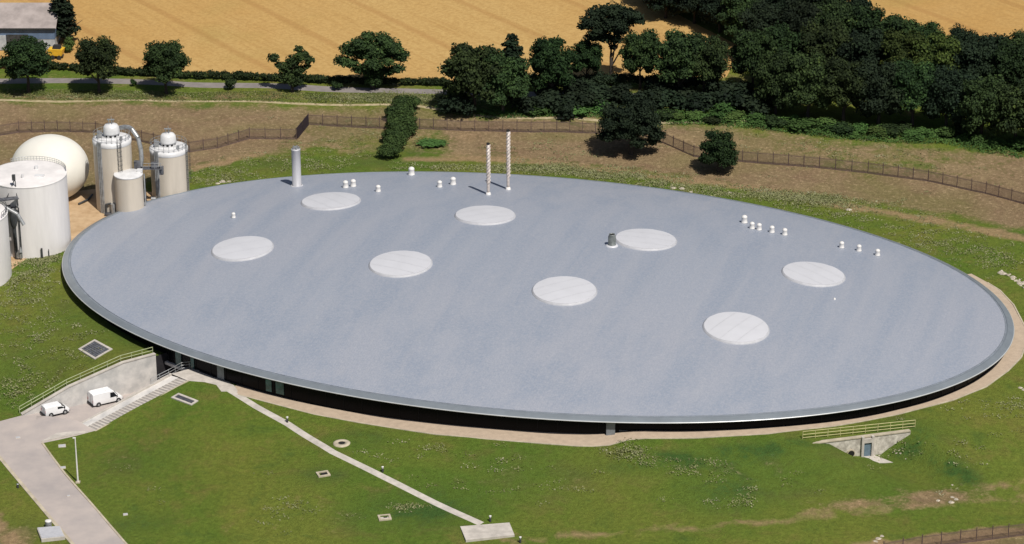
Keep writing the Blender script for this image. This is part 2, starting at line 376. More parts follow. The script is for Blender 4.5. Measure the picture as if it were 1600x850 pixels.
# ---------------------------------------------------------------- helpers
def link(o, parent=None):
    COL.objects.link(o)
    if parent: o.parent = parent
    return o
def tag(o, label=None, cat=None, group=None, kind=None):
    if label: o['label'] = label
    if cat: o['category'] = cat
    if group: o['group'] = group
    if kind: o['kind'] = kind
    return o
def thing(name, label, cat, loc=(0, 0, 0), rz=0.0, group=None):
    o = bpy.data.objects.new(name, None)
    o.empty_display_size = 0.5
    link(o); o.location = loc; o.rotation_euler = (0, 0, rz)
    return tag(o, label, cat, group)
class MB:
    """Collects solid shapes and links them as ONE mesh object."""
    def __init__(s): s.v = []; s.f = []; s.sm = []
    def add(s, vs, fs, smooth=False):
        b = len(s.v)
        s.v += [tuple(v) for v in vs]
        s.f += [tuple(i + b for i in f) for f in fs]
        s.sm += [smooth] * len(fs)
        return s
    def box(s, c, d, rz=0.0, taper=1.0):
        x, y, z = d[0] / 2, d[1] / 2, d[2] / 2
        cr, sr = math.cos(rz), math.sin(rz)
        vs = []
        for (a, b, e) in ((-1,-1,-1),(1,-1,-1),(1,1,-1),(-1,1,-1),(-1,-1,1),(1,-1,1),(1,1,1),(-1,1,1)):
            k = taper if e > 0 else 1
            px, py = a * x * k, b * y * k
            vs.append((c[0] + px * cr - py * sr, c[1] + px * sr + py * cr, c[2] + e * z))
        return s.add(vs, [(0,3,2,1),(4,5,6,7),(0,1,5,4),(1,2,6,5),(2,3,7,6),(3,0,4,7)])
    def tube(s, a, b, r0, r1=None, n=8, caps=True, smooth=True):
        r1 = r0 if r1 is None else r1
        a, b = Vector(a), Vector(b)
        d = (b - a).normalized()
        u = d.orthogonal().normalized(); w_ = d.cross(u)
        vs = []
        for p, r in ((a, r0), (b, r1)):
            for i in range(n):
                t = 2 * PI * i / n
                vs.append(p + u * (r * math.cos(t)) + w_ * (r * math.sin(t)))
        s.add(vs, [(i, (i + 1) % n, n + (i + 1) % n, n + i) for i in range(n)], smooth)
        if caps:
            s.add(vs[:n], [tuple(range(n))[::-1]]); s.add(vs[n:], [tuple(range(n))])
        return s
    def path(s, pts, r, n=6):
        for i in range(len(pts) - 1): s.tube(pts[i], pts[i + 1], r, r, n)
        return s
    def lathe(s, c, prof, n=32, smooth=True):
        vs = []
        for (r, z) in prof:
            for i in range(n):
                t = 2 * PI * i / n
                vs.append((c[0] + r * math.cos(t), c[1] + r * math.sin(t), c[2] + z))
        fs = []
        for k in range(len(prof) - 1):
            for i in range(n):
                j = (i + 1) % n
                fs.append((k * n + i, k * n + j, (k + 1) * n + j, (k + 1) * n + i))
        s.add(vs, fs, smooth)
        return s
    def prism(s, poly, z0, z1):
        n = len(poly)
        a = sum(poly[i][0] * poly[(i + 1) % n][1] - poly[(i + 1) % n][0] * poly[i][1] for i in range(n))
        if a < 0: poly = poly[::-1]
        h0 = z0 if isinstance(z0, (list, tuple)) else [z0] * n
        h1 = z1 if isinstance(z1, (list, tuple)) else [z1] * n
        vs = [(p[0], p[1], h) for p, h in zip(poly, h0)] + [(p[0], p[1], h) for p, h in zip(poly, h1)]
        return s.add(vs, [tuple(range(n))[::-1], tuple(range(n, 2 * n))] + [(i, (i + 1) % n, n + (i + 1) % n, n + i) for i in range(n)])
    def hexa(s, p):  # eight corners: bottom ring then top ring
        return s.add(p, [(0,3,2,1),(4,5,6,7),(0,1,5,4),(1,2,6,5),(2,3,7,6),(3,0,4,7)])
    def mesh(s, name, m):
        me = bpy.data.meshes.new(name)
        me.from_pydata(s.v, [], s.f)
        me.polygons.foreach_set('use_smooth', s.sm)
        if m is not None: me.materials.append(m)
        me.update()
        return me
    def build(s, name, m, parent=None):
        return link(bpy.data.objects.new(name, s.mesh(name, m)), parent)
def copy_tree(o, parent=None):
    c = o.copy(); COL.objects.link(c); c.parent = parent
    for ch in o.children: copy_tree(ch, c)
    return c
def place_mesh(name, me, parent, loc=(0, 0, 0), rot=(0, 0, 0), scale=(1, 1, 1)):
    o = bpy.data.objects.new(name, me); link(o, parent)
    o.location = loc; o.rotation_euler = rot; o.scale = scale
    return o
def inside(x, y, poly):
    x = np.asarray(x); y = np.asarray(y)
    r = np.zeros(x.shape, bool); n = len(poly); j = n - 1
    for i in range(n):
        xi, yi = poly[i][0], poly[i][1]; xj, yj = poly[j][0], poly[j][1]
        c = ((yi > y) != (yj > y)) & (x < (xj - xi) * (y - yi) / (yj - yi + 1e-12) + xi)
        r ^= c; j = i
    return r
def densify(poly, step, closed=True):
    out = []; n = len(poly)
    for i in range(n if closed else n - 1):
        a, b = poly[i], poly[(i + 1) % n]
        L = math.hypot(b[0] - a[0], b[1] - a[1]); k = max(1, int(L / step))
        for q in range(k): out.append((a[0] + (b[0] - a[0]) * q / k, a[1] + (b[1] - a[1]) * q / k))
    if not closed: out.append((poly[-1][0], poly[-1][1]))
    return out
def smooth_line(pts, it=2):
    for _ in range(it):
        q = [pts[0]]
        for a, b in zip(pts[:-1], pts[1:]):
            q.append(tuple(0.75 * a[k] + 0.25 * b[k] for k in range(len(a))))
            q.append(tuple(0.25 * a[k] + 0.75 * b[k] for k in range(len(a))))
        q.append(pts[-1]); pts = q
    return pts
def strip_poly(line, wid):
    """A constant-width band around a line as a polygon."""
    L, Rr = [], []
    for i, p in enumerate(line):
        a = line[max(0, i - 1)]; b = line[min(len(line) - 1, i + 1)]
        d = math.hypot(b[0] - a[0], b[1] - a[1]) or 1
        nx, ny = -(b[1] - a[1]) / d, (b[0] - a[0]) / d
        L.append((p[0] + nx * wid / 2, p[1] + ny * wid / 2)); Rr.append((p[0] - nx * wid / 2, p[1] - ny * wid / 2))
    return L + Rr[::-1]
def jitter(poly, amp, step=3.0):
    p = densify(poly, step)
    return [(a + rnd.uniform(-amp, amp), b + rnd.uniform(-amp, amp)) for a, b in p]

# ---------------------------------------------------------------- plan of the site (metres)
WB = [(-75.24, -29.39, -3.00), (-68.63, -25.72, -3.40), (-61.12, -20.65, -3.80), (-56.72, -17.30, -4.10)]      # foot of the retaining wall
SI = [(-66.32, -32.40, -3.00), (-56.72, -23.98, -0.75), (-53.89, -21.77, -0.10)]                       # inner side of the stairs
SO = [(-63.78, -34.53, -3.00), (-51.21, -23.57, -0.10)]                                          # outer side of the stairs
wdir = Vector((WB[3][0] - WB[2][0], WB[3][1] - WB[2][1])).normalized()
IN1 = (WB[3][0] + wdir.x * 14, WB[3][1] + wdir.y * 14)
IN2 = (SI[2][0] + wdir.x * 16, SI[2][1] + wdir.y * 16)
xy = lambda L: [(p[0], p[1]) for p in L]
RAMP = xy(WB) + [IN1, IN2] + xy(SI)[::-1]
STAIR = xy(SI) + [xy(SO)[1], xy(SO)[0]]
ROAD_R = [(-70.85, -38.20, -3.05), (-68.46, -43.04, -3.10), (-65.98, -48.07, -3.10), (-63.63, -52.50, -3.15), (-60.75, -57.79, -3.20), (-57.71, -63.40, -3.20), (-54.09, -69.95, -3.20), (-44.06, -87.05, -3.40)]
ROAD_L = [(-53.94, -86.88, -3.50), (-61.55, -69.40, -3.30), (-66.02, -61.45, -3.25), (-70.98, -52.40, -3.20), (-76.16, -42.94, -3.15), (-84.15, -29.18, -3.10), (-84.50, -27.21, -3.00), (-78.72, -31.11, -3.00)]
DRIVE = [xy(WB)[0], xy(SI)[0], xy(SO)[0]] + xy([(-66.39, -35.79, -3.00)]) + xy(ROAD_R) + xy(ROAD_L)
PLAZA = xy([(-53.89, -21.77, -0.10), (-51.21, -23.57, -0.10), (-48.69, -24.02, -0.10), (-46.89, -24.92, -0.10), (-45.92, -27.10, -0.12), (-43.47, -27.04, -0.15), (-44.22, -25.04, -0.15), (-46.81, -21.77, -0.10), (-50.21, -18.57, -0.10), (-52.18, -18.11, -0.10)])
OUTER = [(-44.10, -25.26, -0.15), (-43.38, -28.04, -0.20), (-38.26, -30.78, -0.25), (-31.84, -34.34, -0.30), (-25.18, -37.11, -0.30), (-18.62, -39.62, -0.20), (-13.98, -41.28, -0.10), (-6.64, -43.14, 0.00), (-0.27, -44.27, 0.05), (6.06, -45.39, 0.10), (10.77, -45.59, 0.10), (12.04, -45.38, 0.50), (13.49, -45.17, 1.00),
 (23.48, -44.76, 1.00), (33.38, -43.53, 1.00), (42.95, -40.83, 0.90), (52.89, -36.83, 0.90), (61.43, -32.10, 0.90), (66.90, -27.60, 0.95), (70.97, -22.32, 1.00), (73.81, -17.38, 1.05), (75.67, -11.49, 1.15), (76.17, -6.77, 1.30), (75.75, 1.45, 1.50), (74.42, 6.97, 1.65), (72.91, 9.73, 1.80), (70.85, 13.06, 1.95)]
def ell_angle(p):
    c, s = math.cos(ELL_T), math.sin(ELL_T)
    dx, dy = p[0] - ELL_C[0], p[1] - ELL_C[1]
    return math.atan2((-s * dx + c * dy) / ELL_B, (c * dx + s * dy) / ELL_A)
t_a, t_b = ell_angle(OUTER[-1]), ell_angle(OUTER[0])
if t_b > t_a: t_b -= 2 * PI
GRAVEL = xy(OUTER) + [ell_pt(t_a + (t_b - t_a) * k / 90, -3.2) for k in range(91)]
WALK_L = [(-45.48, -25.77, -0.12), (-40.43, -31.76, -0.40), (-35.36, -37.13, -0.70), (-28.39, -45.62, -1.00), (-20.84, -52.79, -1.20), (-13.54, -59.34, -1.50), (-7.16, -64.92, -2.00)]
WALK = strip_poly(xy(WALK_L), 1.15)
SLABP = xy([(-10.01, -65.84, -2.00), (-3.35, -64.74, -2.00), (-2.66, -68.29, -2.15), (-9.17, -69.74, -2.15)])
BROAD_L = [(-114.30, 99.98, 5.40), (-99.46, 98.11, 5.40), (-84.89, 97.37, 5.40), (-69.15, 96.63, 5.40), (-50.95, 94.79, 5.40), (-26.88, 92.59, 5.40), (-12.53, 91.14, 5.40), (8.88, 89.69, 5.40), (32.64, 89.69, 5.40)]
BROAD = strip_poly(xy(BROAD_L), 2.7)
TRACK_L = smooth_line([(-112.00, 88.10, 5.20), (-97.66, 87.42, 5.25), (-62.13, 87.10, 5.30), (-38.43, 86.39, 5.30), (-24.22, 85.46, 5.25), (-19.47, 84.19, 5.20), (-12.35, 80.61, 5.10), (-3.00, 79.15, 5.00), (12.14, 78.46, 5.00), (27.18, 76.73, 5.00), (38.82, 77.08, 5.00), (54.82, 74.68, 5.00)], 1)
TRACK = strip_poly(xy(TRACK_L), 0.85)
YARD = xy([(-89.01, 10.81, 1.90), (-85.00, 11.33, 1.90), (-83.98, 13.86, 1.95), (-82.10, 18.85, 2.00), (-79.62, 22.95, 2.00), (-77.60, 24.89, 2.00), (-71.76, 26.78, 1.80), (-68.19, 31.88, 1.80), (-57.36, 40.60, 1.80), (-57.80, 44.96, 2.20), (-64.81, 48.60, 2.20), (-74.91, 49.83, 2.20), (-79.16, 48.60, 2.20), (-84.67, 48.60, 2.20), (-95.71, 48.60, 2.20)])
FIELD = xy([(-125.38, 106.84, 5.90), (-93.14, 104.08, 5.80), (-88.62, 104.84, 5.80), (-75.89, 102.56, 5.80), (-59.91, 100.59, 5.70), (-47.68, 99.02, 5.60), (-36.74, 97.90, 5.60), (-15.03, 96.79, 5.60), (9.03, 96.79, 5.60), (34.26, 96.42, 5.60), (37.43, 98.64, 5.60), (41.57, 113.71, 6.20), (32.51, 128.23, 7.00), (18.07, 151.90, 8.80), (5.44, 194.76, 9.00)]) + [(60.0, 560.0), (-300.0, 560.0)]
FIELD2 = xy([(54.04, 156.46, 8.80), (65.06, 136.24, 8.20), (77.64, 115.24, 7.00), (105.97, 100.95, 6.60), (123.01, 156.46, 8.80)]) + [(400.0, 560.0), (180.0, 560.0)]
hwn = (float(_hn[0]), float(_hn[1])); hwd = (float(_hd[0]), float(_hd[1]))
def hw(u, v): return (HW_A[0] + hwd[0] * HW_L * u + hwn[0] * v, HW_A[1] + hwd[1] * HW_L * u + hwn[1] * v)

# ---------------------------------------------------------------- the ground as one triangulated sheet, cut along every edge
def build_ground():
    pts = []
    def grid(x0, x1, y0, y1, st, hole=None):
        nx, ny = int((x1 - x0) / st), int((y1 - y0) / st)
        for i in range(nx + 1):
            for j in range(ny + 1):
                x, y = x0 + i * st + rnd.uniform(-.2, .2) * st, y0 + j * st + rnd.uniform(-.2, .2) * st
                if hole and hole[0] < x < hole[1] and hole[2] < y < hole[3]: continue
                if ell_rho(x, y, -6) < 1 and hole is None: continue
                pts.append((x, y))
    near = (-98, 104, -95, 66)
    mid = (-150, 160, -103, 200)
    grid(*near, 1.7)
    grid(*mid, 4.0, near)
    grid(-420, 420, -260, 600, 20.0, mid)
    for x in range(-2400, 2401, 300):
        for y in range(-900, 3901, 300):
            if not (-421 < x < 421 and -261 < y < 601): pts.append((float(x), float(y)))
    regs = [('hole', RAMP), ('hole', STAIR), ('slab', SLABP), ('plaza', PLAZA), ('gravel', GRAVEL), ('walk', WALK), ('drive', DRIVE),
            ('yard', YARD), ('back_road', BROAD), ('track', TRACK), ('field', FIELD), ('field2', FIELD2)]
    verts = list(pts); edges = []
    for nme, p in regs:
        q = densify(p, 2.0 if nme not in ('field', 'field2') else 8.0)
        b = len(verts); verts += q
        edges += [(b + i, b + (i + 1) % len(q)) for i in range(len(q))]
    for v in (0.0, 0.25):
        q = densify([hw(0.0, v), hw(1.0, v)], 0.6, False)
        b = len(verts); verts += q
        edges += [(b + i, b + i + 1) for i in range(len(q) - 1)]
    vo, eo, fo, _, _, _ = delaunay_2d_cdt([Vector(v) for v in verts], edges, [], 0, 1e-3)
    V = np.array([(v.x, v.y) for v in vo]); F = np.array([tuple(f) for f in fo])
    Z = ground_z(V[:, 0], V[:, 1])
    far = np.hypot(V[:, 0], V[:, 1])
    Z = np.where(far > 700, np.clip(Z, -4, 14), Z)
    # low soft bumps
    Z += 0.05 * np.sin(V[:, 0] * 0.31 + 1.3 * np.sin(V[:, 1] * 0.23)) * np.cos(V[:, 1] * 0.37)
    C = V[F].mean(1)
    lab = np.full(len(F), 'ground', dtype=object)
    for nme, p in reversed(regs):
        lab[inside(C[:, 0], C[:, 1], p)] = nme
    # keep the ground below the floor inside the building
    return V, Z, F, lab
GV, GZ, GF, GLAB = build_ground()

def soft(x, y, cx, cy, r, rx=1.0, ang=0.0):
    c, s = math.cos(ang), math.sin(ang)
    u = ((x - cx) * c + (y - cy) * s) / rx; v = -(x - cx) * s + (y - cy) * c
    return np.exp(-(u * u + v * v) / (r * r))
def seg_dist(x, y, a, b):
    ax, ay, bx, by = a[0], a[1], b[0], b[1]
    L2 = (bx - ax) ** 2 + (by - ay) ** 2
    t = np.clip(((x - ax) * (bx - ax) + (y - ay) * (by - ay)) / L2, 0, 1)
    return np.hypot(x - ax - t * (bx - ax), y - ay - t * (by - ay))
BACKLINE = [(-113.18, 47.83, 2.50), (-74.66, 48.08, 2.40), (-59.22, 58.63, 2.90), (-48.44, 64.15, 3.00), (-39.48, 66.11, 3.00), (-25.65, 62.48, 2.90), (-21.15, 63.45, 2.90), (-14.30, 61.51, 2.90), (-3.00, 61.51, 2.90), (8.26, 59.58, 2.90), (19.41, 56.72, 2.90),
            (30.31, 51.97, 2.80), (41.02, 47.31, 2.70), (51.74, 44.63, 2.80), (62.23, 40.94, 2.60), (72.44, 36.48, 2.50), (82.24, 30.63, 2.30), (110.35, 14.09, 2.30)]
TOPLINE = [(-121.17, 86.67, 5.20), (-61.98, 85.68, 5.30), (-21.86, 85.32, 5.30), (-14.70, 81.31, 5.10), (8.64, 78.11, 5.00), (20.22, 76.73, 5.00), (37.48, 74.68, 5.00), (48.78, 71.90, 4.90), (65.57, 68.16, 4.80), (76.45, 64.41, 4.60), (92.83, 60.72, 4.40), (119.75, 55.28, 4.40)]
def dryness(x, y):
    bx = np.array([p[0] for p in BACKLINE]); by = np.array([p[1] for p in BACKLINE])
    tx = np.array([p[0] for p in TOPLINE]); ty = np.array([p[1] for p in TOPLINE])
    lo = np.interp(x, bx, by); hi = np.interp(x, tx, ty)
    d = np.clip((y - lo) / 5.0, -1, 1) * 0.5 + 0.5
    d = d * (np.clip((hi - y) / 4.0, -1, 1) * 0.5 + 0.5)
    # greener hollow behind the left part, between the bank and the building
    for p, r, rx, a in (((-32.98, 72.39, 3.50), 14, 1.8, -0.25), ((-19.63, 69.59, 3.30), 9, 1.6, 0.0), ((51.34, 62.76, 4.00), 10, 2.6, -0.3), ((75.62, 58.47, 3.80), 12, 2.2, -0.3)):
        d = d - 0.30 * soft(x, y, p[0], p[1], r, rx, a)
    for p, r, rx, a, k in (((-43.19, -70.70, -2.50), 7, 2.2, 0.1, .26), ((-30.97, -61.58, -2.00), 7, 1.8, 0.2, .26), ((60.79, -56.08, -2.40), 4, 3.0, 0.2, .32), ((45.34, -59.32, -2.20), 1.6, 9, 0.13, .45),
                           ((55.41, -56.46, -2.30), 3, 1.6, 0.2, .35), ((56.88, -70.68, -2.80), 4, 3.5, 0.25, 0.8), ((64.66, -70.15, -2.80), 5, 3, 0.2, .8), ((-72.02, -67.42, -3.30), 5.5, .9, 0.4, .95),
                           ((-77.05, -37.69, -3.10), 2, 2, 0, .2), ((30.95, -52.01, -1.00), 9, 2, 0, .26), ((-8.37, -51.42, -1.30), 9, 2.2, 0, .26), ((-57.57, -45.05, -2.50), 7, 1.8, 0.3, .24), ((-76.81, -2.26, 0.50), 9, 1.5, 0.6, .2)):
        d = d + k * soft(x, y, p[0], p[1], r, rx, a)
    d = d + 0.34 * np.clip((y - hi) / 3.0, 0, 1) * np.clip(((-100.19, 102.56, 5.80)[1] - y) / 6 + 1, 0, 1)
    return d
def lush_and_shade(x, y):
    l_ = np.zeros_like(x)
    for p, r, rx, a, k in (((-24.94, -42.14, -0.90), 2.6, 2.0, 0.1, 1.0), ((-29.36, -52.01, -1.20), 2.6, 1.6, 0, .9), ((-18.71, -61.96, -1.80), 4.5, 1.8, 0.2, 1.0), ((19.40, -50.22, 0.30), 1.6, 6.5, 0.12, 1.1),
                           ((31.27, -47.41, 0.50), 1.4, 6.0, 0.2, 1.1), ((26.14, -57.05, -1.40), 5.0, 1.2, 0.9, .9), ((52.73, -42.34, -0.80), 4.0, 1.3, 0.1, 1.2), ((59.86, -50.03, -1.50), 1.2, 5, -0.9, 1.0),  # the patch right of the headwall paints that slope's shade dark green
                           ((58.06, -50.03, -1.50), 1.2, 5, -0.9, 1.0), ((-54.01, -62.86, -2.80), 2.8, 1.6, 0, 1.0), ((-66.58, -3.85, 1.20), 4, 4, -0.8, .7), ((-21.25, 66.56, 3.20), 6, 1.2, 0, 1.0), ((-12.64, -60.28, -1.70), 5, 1.2, 0, .7),
                           ((-42.52, 60.87, 2.90), 3, 8, 0, .6), ((30.55, 55.83, 3.00), 3, 6, -0.3, .3), ((60.49, 73.60, 4.90), 2.5, 9, -0.15, 1.0), ((37.78, 78.74, 4.90), 2.5, 7, -0.05, .9), ((-73.91, -14.89, -0.30), 8, 2, 0.6, .6),
                           ((-1.21, -51.61, -1.20), 9, 1.4, 0.1, .5), ((39.78, -53.18, -1.40), 8, 2.2, 0, .6), ((-71.58, -64.87, -3.20), 4, 1.6, 0, .8), ((-57.41, -46.26, -2.40), 5, 1.4, 0, .5)):
        l_ = l_ + k * soft(x, y, p[0], p[1], r, rx, a)
    l_ = l_ + .9 * line_soft(x, y, [(30.35, 52.64, 2.90), (41.23, 49.86, 2.90), (57.28, 45.23, 2.80), (72.40, 36.23, 2.60), (83.59, 26.15, 2.40)], .8)
    l_ = l_ + .6 * line_soft(x, y, [(14.05, -49.63, 0.20), (23.90, -49.83, 0.30), (33.09, -47.21, 0.40), (41.40, -45.39, 0.30)], 1.3)
    return l_
def line_soft(x, y, line, wid):
    d = np.full(x.shape, 1e9)
    for a, b in zip(line[:-1], line[1:]): d = np.minimum(d, seg_dist(x, y, a, b))
    return np.exp(-(d / wid) ** 2)
def bareness(x, y):
    r = 0.8 * line_soft(x, y, [(-21.14, 63.12, 2.90), (-14.35, 63.45, 2.90), (-3.00, 62.80, 2.90), (8.26, 59.26, 2.90), (23.74, 53.89, 2.90), (41.07, 47.97, 2.80), (53.53, 40.94, 2.60), (66.85, 35.03, 2.50), (81.72, 27.48, 2.20), (96.04, 19.73, 2.20)], 1.6)
    r = r + 0.7 * line_soft(x, y, [(-59.22, 58.63, 2.90), (-49.57, 64.15, 3.00), (-43.08, 68.48, 3.10), (-30.45, 67.82, 3.10)], 1.3)
    r = r + 0.50 * line_soft(x, y, [(-4.72, -69.28, -2.30), (14.26, -66.92, -2.30), (36.15, -63.61, -2.40), (54.19, -58.94, -2.40), (72.31, -56.08, -2.40)], 0.95)
    r = r + 0.45 * line_soft(x, y, [(36.34, -61.58, -2.20), (54.56, -56.27, -2.40), (72.97, -52.40, -2.40)], 0.95)
    r = r + 0.9 * line_soft(x, y, [(43.16, -70.87, -2.70), (52.86, -68.72, -2.70), (70.84, -64.34, -2.70)], 1.5)
    r = r + 0.9 * line_soft(x, y, [(-75.19, -59.11, -3.30), (-70.14, -68.32, -3.30), (-65.32, -77.14, -3.30)], 1.2)
    r = r + 0.5 * line_soft(x, y, [(-109.84, 89.25, 5.30), (-50.45, 88.89, 5.30), (-24.30, 87.46, 5.30)], 1.0)
    r = r + 0.5 * line_soft(x, y, [(-26.10, 73.40, 3.50), (-7.62, 73.40, 3.50)], 1.0) + 0.4 * line_soft(x, y, [(20.05, 72.73, 4.60), (53.68, 63.58, 4.30)], 2.0) + 0.5 * line_soft(x, y, [(61.87, 56.24, 3.80), (70.05, 58.89, 4.00)], 0.9)
    return r
def ground_piece(name, labs, m, dz=0.0, attrs=False, skirt=False):
    sel = np.isin(GLAB, labs)
    F = GF[sel]
    used, inv = np.unique(F, return_inverse=True)
    F = inv.reshape(F.shape)
    V = np.c_[GV[used], GZ[used] + dz]
    me = bpy.data.meshes.new(name)
    me.from_pydata(V.tolist(), [], F.tolist())
    me.polygons.foreach_set('use_smooth', [True] * len(F))
    if attrs:
        for nme, fn in (('dry', dryness), ('lush_shade', lush_and_shade), ('bare', bareness)):
            a = me.attributes.new(nme, 'FLOAT', 'POINT')
            a.data.foreach_set('value', np.clip(fn(V[:, 0], V[:, 1]), -1, 1.5).astype(np.float32))
    me.materials.append(m)
    me.update()
    o = link(bpy.data.objects.new(name, me))
    return tag(o, kind='structure')
ground = ground_piece('ground', ['ground'], M['ground'], attrs=True)
tag(ground, 'green lawn and dry brown banks around the oval building', None)
for nme, labs, mk, lb in (('driveway', ['drive'], 'drive', 'pale grey driveway curving in from the bottom left corner'),
                          ('gravel_path', ['gravel'], 'gravel', 'tan gravel path running round the foot of the building'),
                          ('plaza', ['plaza'], 'concrete', 'pale concrete landing at the head of the stairs'),
                          ('walkway', ['walk'], 'concrete', 'narrow pale footpath running diagonally across the front lawn'),
                          ('yard', ['yard'], 'sand', 'sandy yard around the tanks'),
                          ('road', ['back_road'], 'asphalt', 'grey country road in front of the hedge and field'),
                          ('track', ['track'], 'track', 'thin dusty track along the top of the bank'),
                          ('wheat_field', ['field'], 'field', 'golden wheat field behind the hedge'),
                          ('far_wheat_field', ['field2'], 'field', 'tan wheat field beyond the wood at top right')):
    tag(ground_piece(nme, labs, M[mk]), lb)

# kerb along the driveway
def kerb(name, line, wid, h, m, label):
    L = densify(xy(line), 2.0, False)
    P = [(p[0], p[1]) for p in L]
    b = MB()
    for i in range(len(P) - 1):
        a, c = P[i], P[i + 1]
        d = math.hypot(c[0] - a[0], c[1] - a[1]); nx, ny = -(c[1] - a[1]) / d * wid / 2, (c[0] - a[0]) / d * wid / 2
        za, zc = gz(*a), gz(*c)
        b.hexa([(a[0]-nx, a[1]-ny, za-.2), (c[0]-nx, c[1]-ny, zc-.2), (c[0]+nx, c[1]+ny, zc-.2), (a[0]+nx, a[1]+ny, za-.2),
                (a[0]-nx, a[1]-ny, za+h), (c[0]-nx, c[1]-ny, zc+h), (c[0]+nx, c[1]+ny, zc+h), (a[0]+nx, a[1]+ny, za+h)])
    o = b.build(name, m)
    return tag(o, label, kind='structure')
kerb('kerb', ROAD_R, 0.28, 0.10, M['kerb'], 'pale kerb along the right side of the driveway')
kerb('kerb', ROAD_L[:-1], 0.5, 0.10, M['kerb'], 'pale kerb along the left side of the driveway')
kerb('path_edging', OUTER[1:-1], 0.22, 0.06, M['kerb'], 'pale edging between the gravel path and the grass')

# ---------------------------------------------------------------- the slab at the end of the footpath
def slab(name, poly, top, label, cat, m):
    b = MB(); b.prism(poly, top - 0.6, top)
    return tag(b.build(name, m), label, cat)
slab('concrete_slab', SLABP, -1.93, 'large pale concrete slab at the lower end of the diagonal footpath', 'slab', M['concrete'])

# ---------------------------------------------------------------- the oval building
bld = thing('oval_building', 'huge low oval building with a shallow domed blue-grey metal roof', 'building', (ELL_C[0], ELL_C[1], 0))
bld_inv = Vector((-ELL_C[0], -ELL_C[1], 0))
def bbuild(b, name, m, parent=None):
    b.v = [(x - ELL_C[0], y - ELL_C[1], z) for x, y, z in b.v] if parent is None or parent is bld else b.v
    return b.build(name, m, parent or bld)
NT = 256
def ring_mesh(profile, smooth=True):
    """profile: (offset from the eaves line, z)."""
    b = MB(); vs = []; fs = []
    for (o, z) in profile:
        for i in range(NT):
            x, y = ell_pt(2 * PI * i / NT, o); vs.append((x, y, z))
    for k in range(len(profile) - 1):
        for i in range(NT):
            j = (i + 1) % NT
            fs.append((k * NT + i, k * NT + j, (k + 1) * NT + j, (k + 1) * NT + i))
    b.add(vs, fs, smooth)
    return b
# dome
b = MB(); vs = []; fs = []; NR = 40
cT, sT = math.cos(ELL_T), math.sin(ELL_T)
for k in range(NR + 1):
    q = 1.0 - k / NR
    for i in range(NT):
        t = 2 * PI * i / NT
        ex, ey = ell_pt(t, -CREASE)
        x, y = ELL_C[0] + (ex - ELL_C[0]) * max(q, 0.004), ELL_C[1] + (ey - ELL_C[1]) * max(q, 0.004)
        vs.append((x, y, RIM_Z + 0.38 + DOME_H * (1 - q * q)))
for k in range(NR):
    for i in range(NT):
        j = (i + 1) % NT
        fs.append((k * NT + i, k * NT + j, (k + 1) * NT + j, (k + 1) * NT + i))
fs.append(tuple(NR * NT + i for i in range(NT)))
b.add(vs, fs, True)
roof = bbuild(b, 'roof', M['roof'])
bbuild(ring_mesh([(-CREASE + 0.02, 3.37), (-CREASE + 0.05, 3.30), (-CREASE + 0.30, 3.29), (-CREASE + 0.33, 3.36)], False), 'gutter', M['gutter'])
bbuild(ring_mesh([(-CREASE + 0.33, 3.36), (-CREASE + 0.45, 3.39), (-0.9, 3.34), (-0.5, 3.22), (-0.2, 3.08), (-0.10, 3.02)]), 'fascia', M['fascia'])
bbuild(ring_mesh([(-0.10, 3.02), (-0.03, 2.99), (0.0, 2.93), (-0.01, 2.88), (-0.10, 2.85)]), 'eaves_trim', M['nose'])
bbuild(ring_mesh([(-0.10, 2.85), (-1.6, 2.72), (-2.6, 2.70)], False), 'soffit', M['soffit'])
# glass wall in equal panes, set back under the eaves
WOFF = -1.4
ts = np.linspace(0, 2 * PI, 4001); pe = np.array([ell_pt(t, WOFF) for t in ts])
cum = np.r_[0, np.cumsum(np.hypot(*np.diff(pe, axis=0).T))]
NP = 132
tt = np.interp(np.linspace(0, cum[-1], NP + 1), cum, ts)
pane_w = cum[-1] / NP
pm = MB().box((0, 0, 0), (pane_w - 0.10, 0.06, 1.0)).mesh('glass_pane', M['glass'])
pm2 = MB().box((0, 0, 0), (pane_w - 0.10, 0.06, 1.0)).mesh('glass_pane', M['glass_teal'])
mm_ = MB().box((0, 0, 0), (0.10, 0.16, 1.0)).mesh('mullion', M['mullion'])
teal_px = [(-52.26, -18.03, 0.50), (-49.23, -19.41, 0.50), (-45.15, -22.80, 0.80), (-37.58, -27.07, 0.70), (-35.90, -27.95, 0.80)]
teal_t = [ell_angle(p) % (2 * PI) for p in teal_px]
for i in range(NP):
    a, c = ell_pt(tt[i], WOFF), ell_pt(tt[i + 1], WOFF)
    mx, my = (a[0] + c[0]) / 2, (a[1] + c[1]) / 2
    if my > ELL_C[1] + 18 and mx > -60 and mx < 66: continue        # hidden behind: the bank lies against the wall there
    ang = math.atan2(c[1] - a[1], c[0] - a[0])
    outx, outy = math.sin(ang), -math.cos(ang)
    g = min(gz(mx + outx * 1.0, my + outy * 1.0), gz(mx, my))
    over = inside(np.array([mx]), np.array([my]), RAMP)[0] or inside(np.array([mx + outx * .8]), np.array([my + outy * .8]), RAMP)[0]
    z0 = -0.15 if over else g + 0.22
    h = 2.72 - z0
    tm = (tt[i] + tt[i + 1]) / 2
    teal = False
    place_mesh('glass_pane', pm2 if teal else pm, bld, (mx - ELL_C[0], my - ELL_C[1], z0 + h / 2), (0, 0, ang), (1, 1, h))
    place_mesh('mullion', mm_, bld, (a[0] - ELL_C[0], a[1] - ELL_C[1], z0 + h / 2), (0, 0, ang), (1, 1, h))
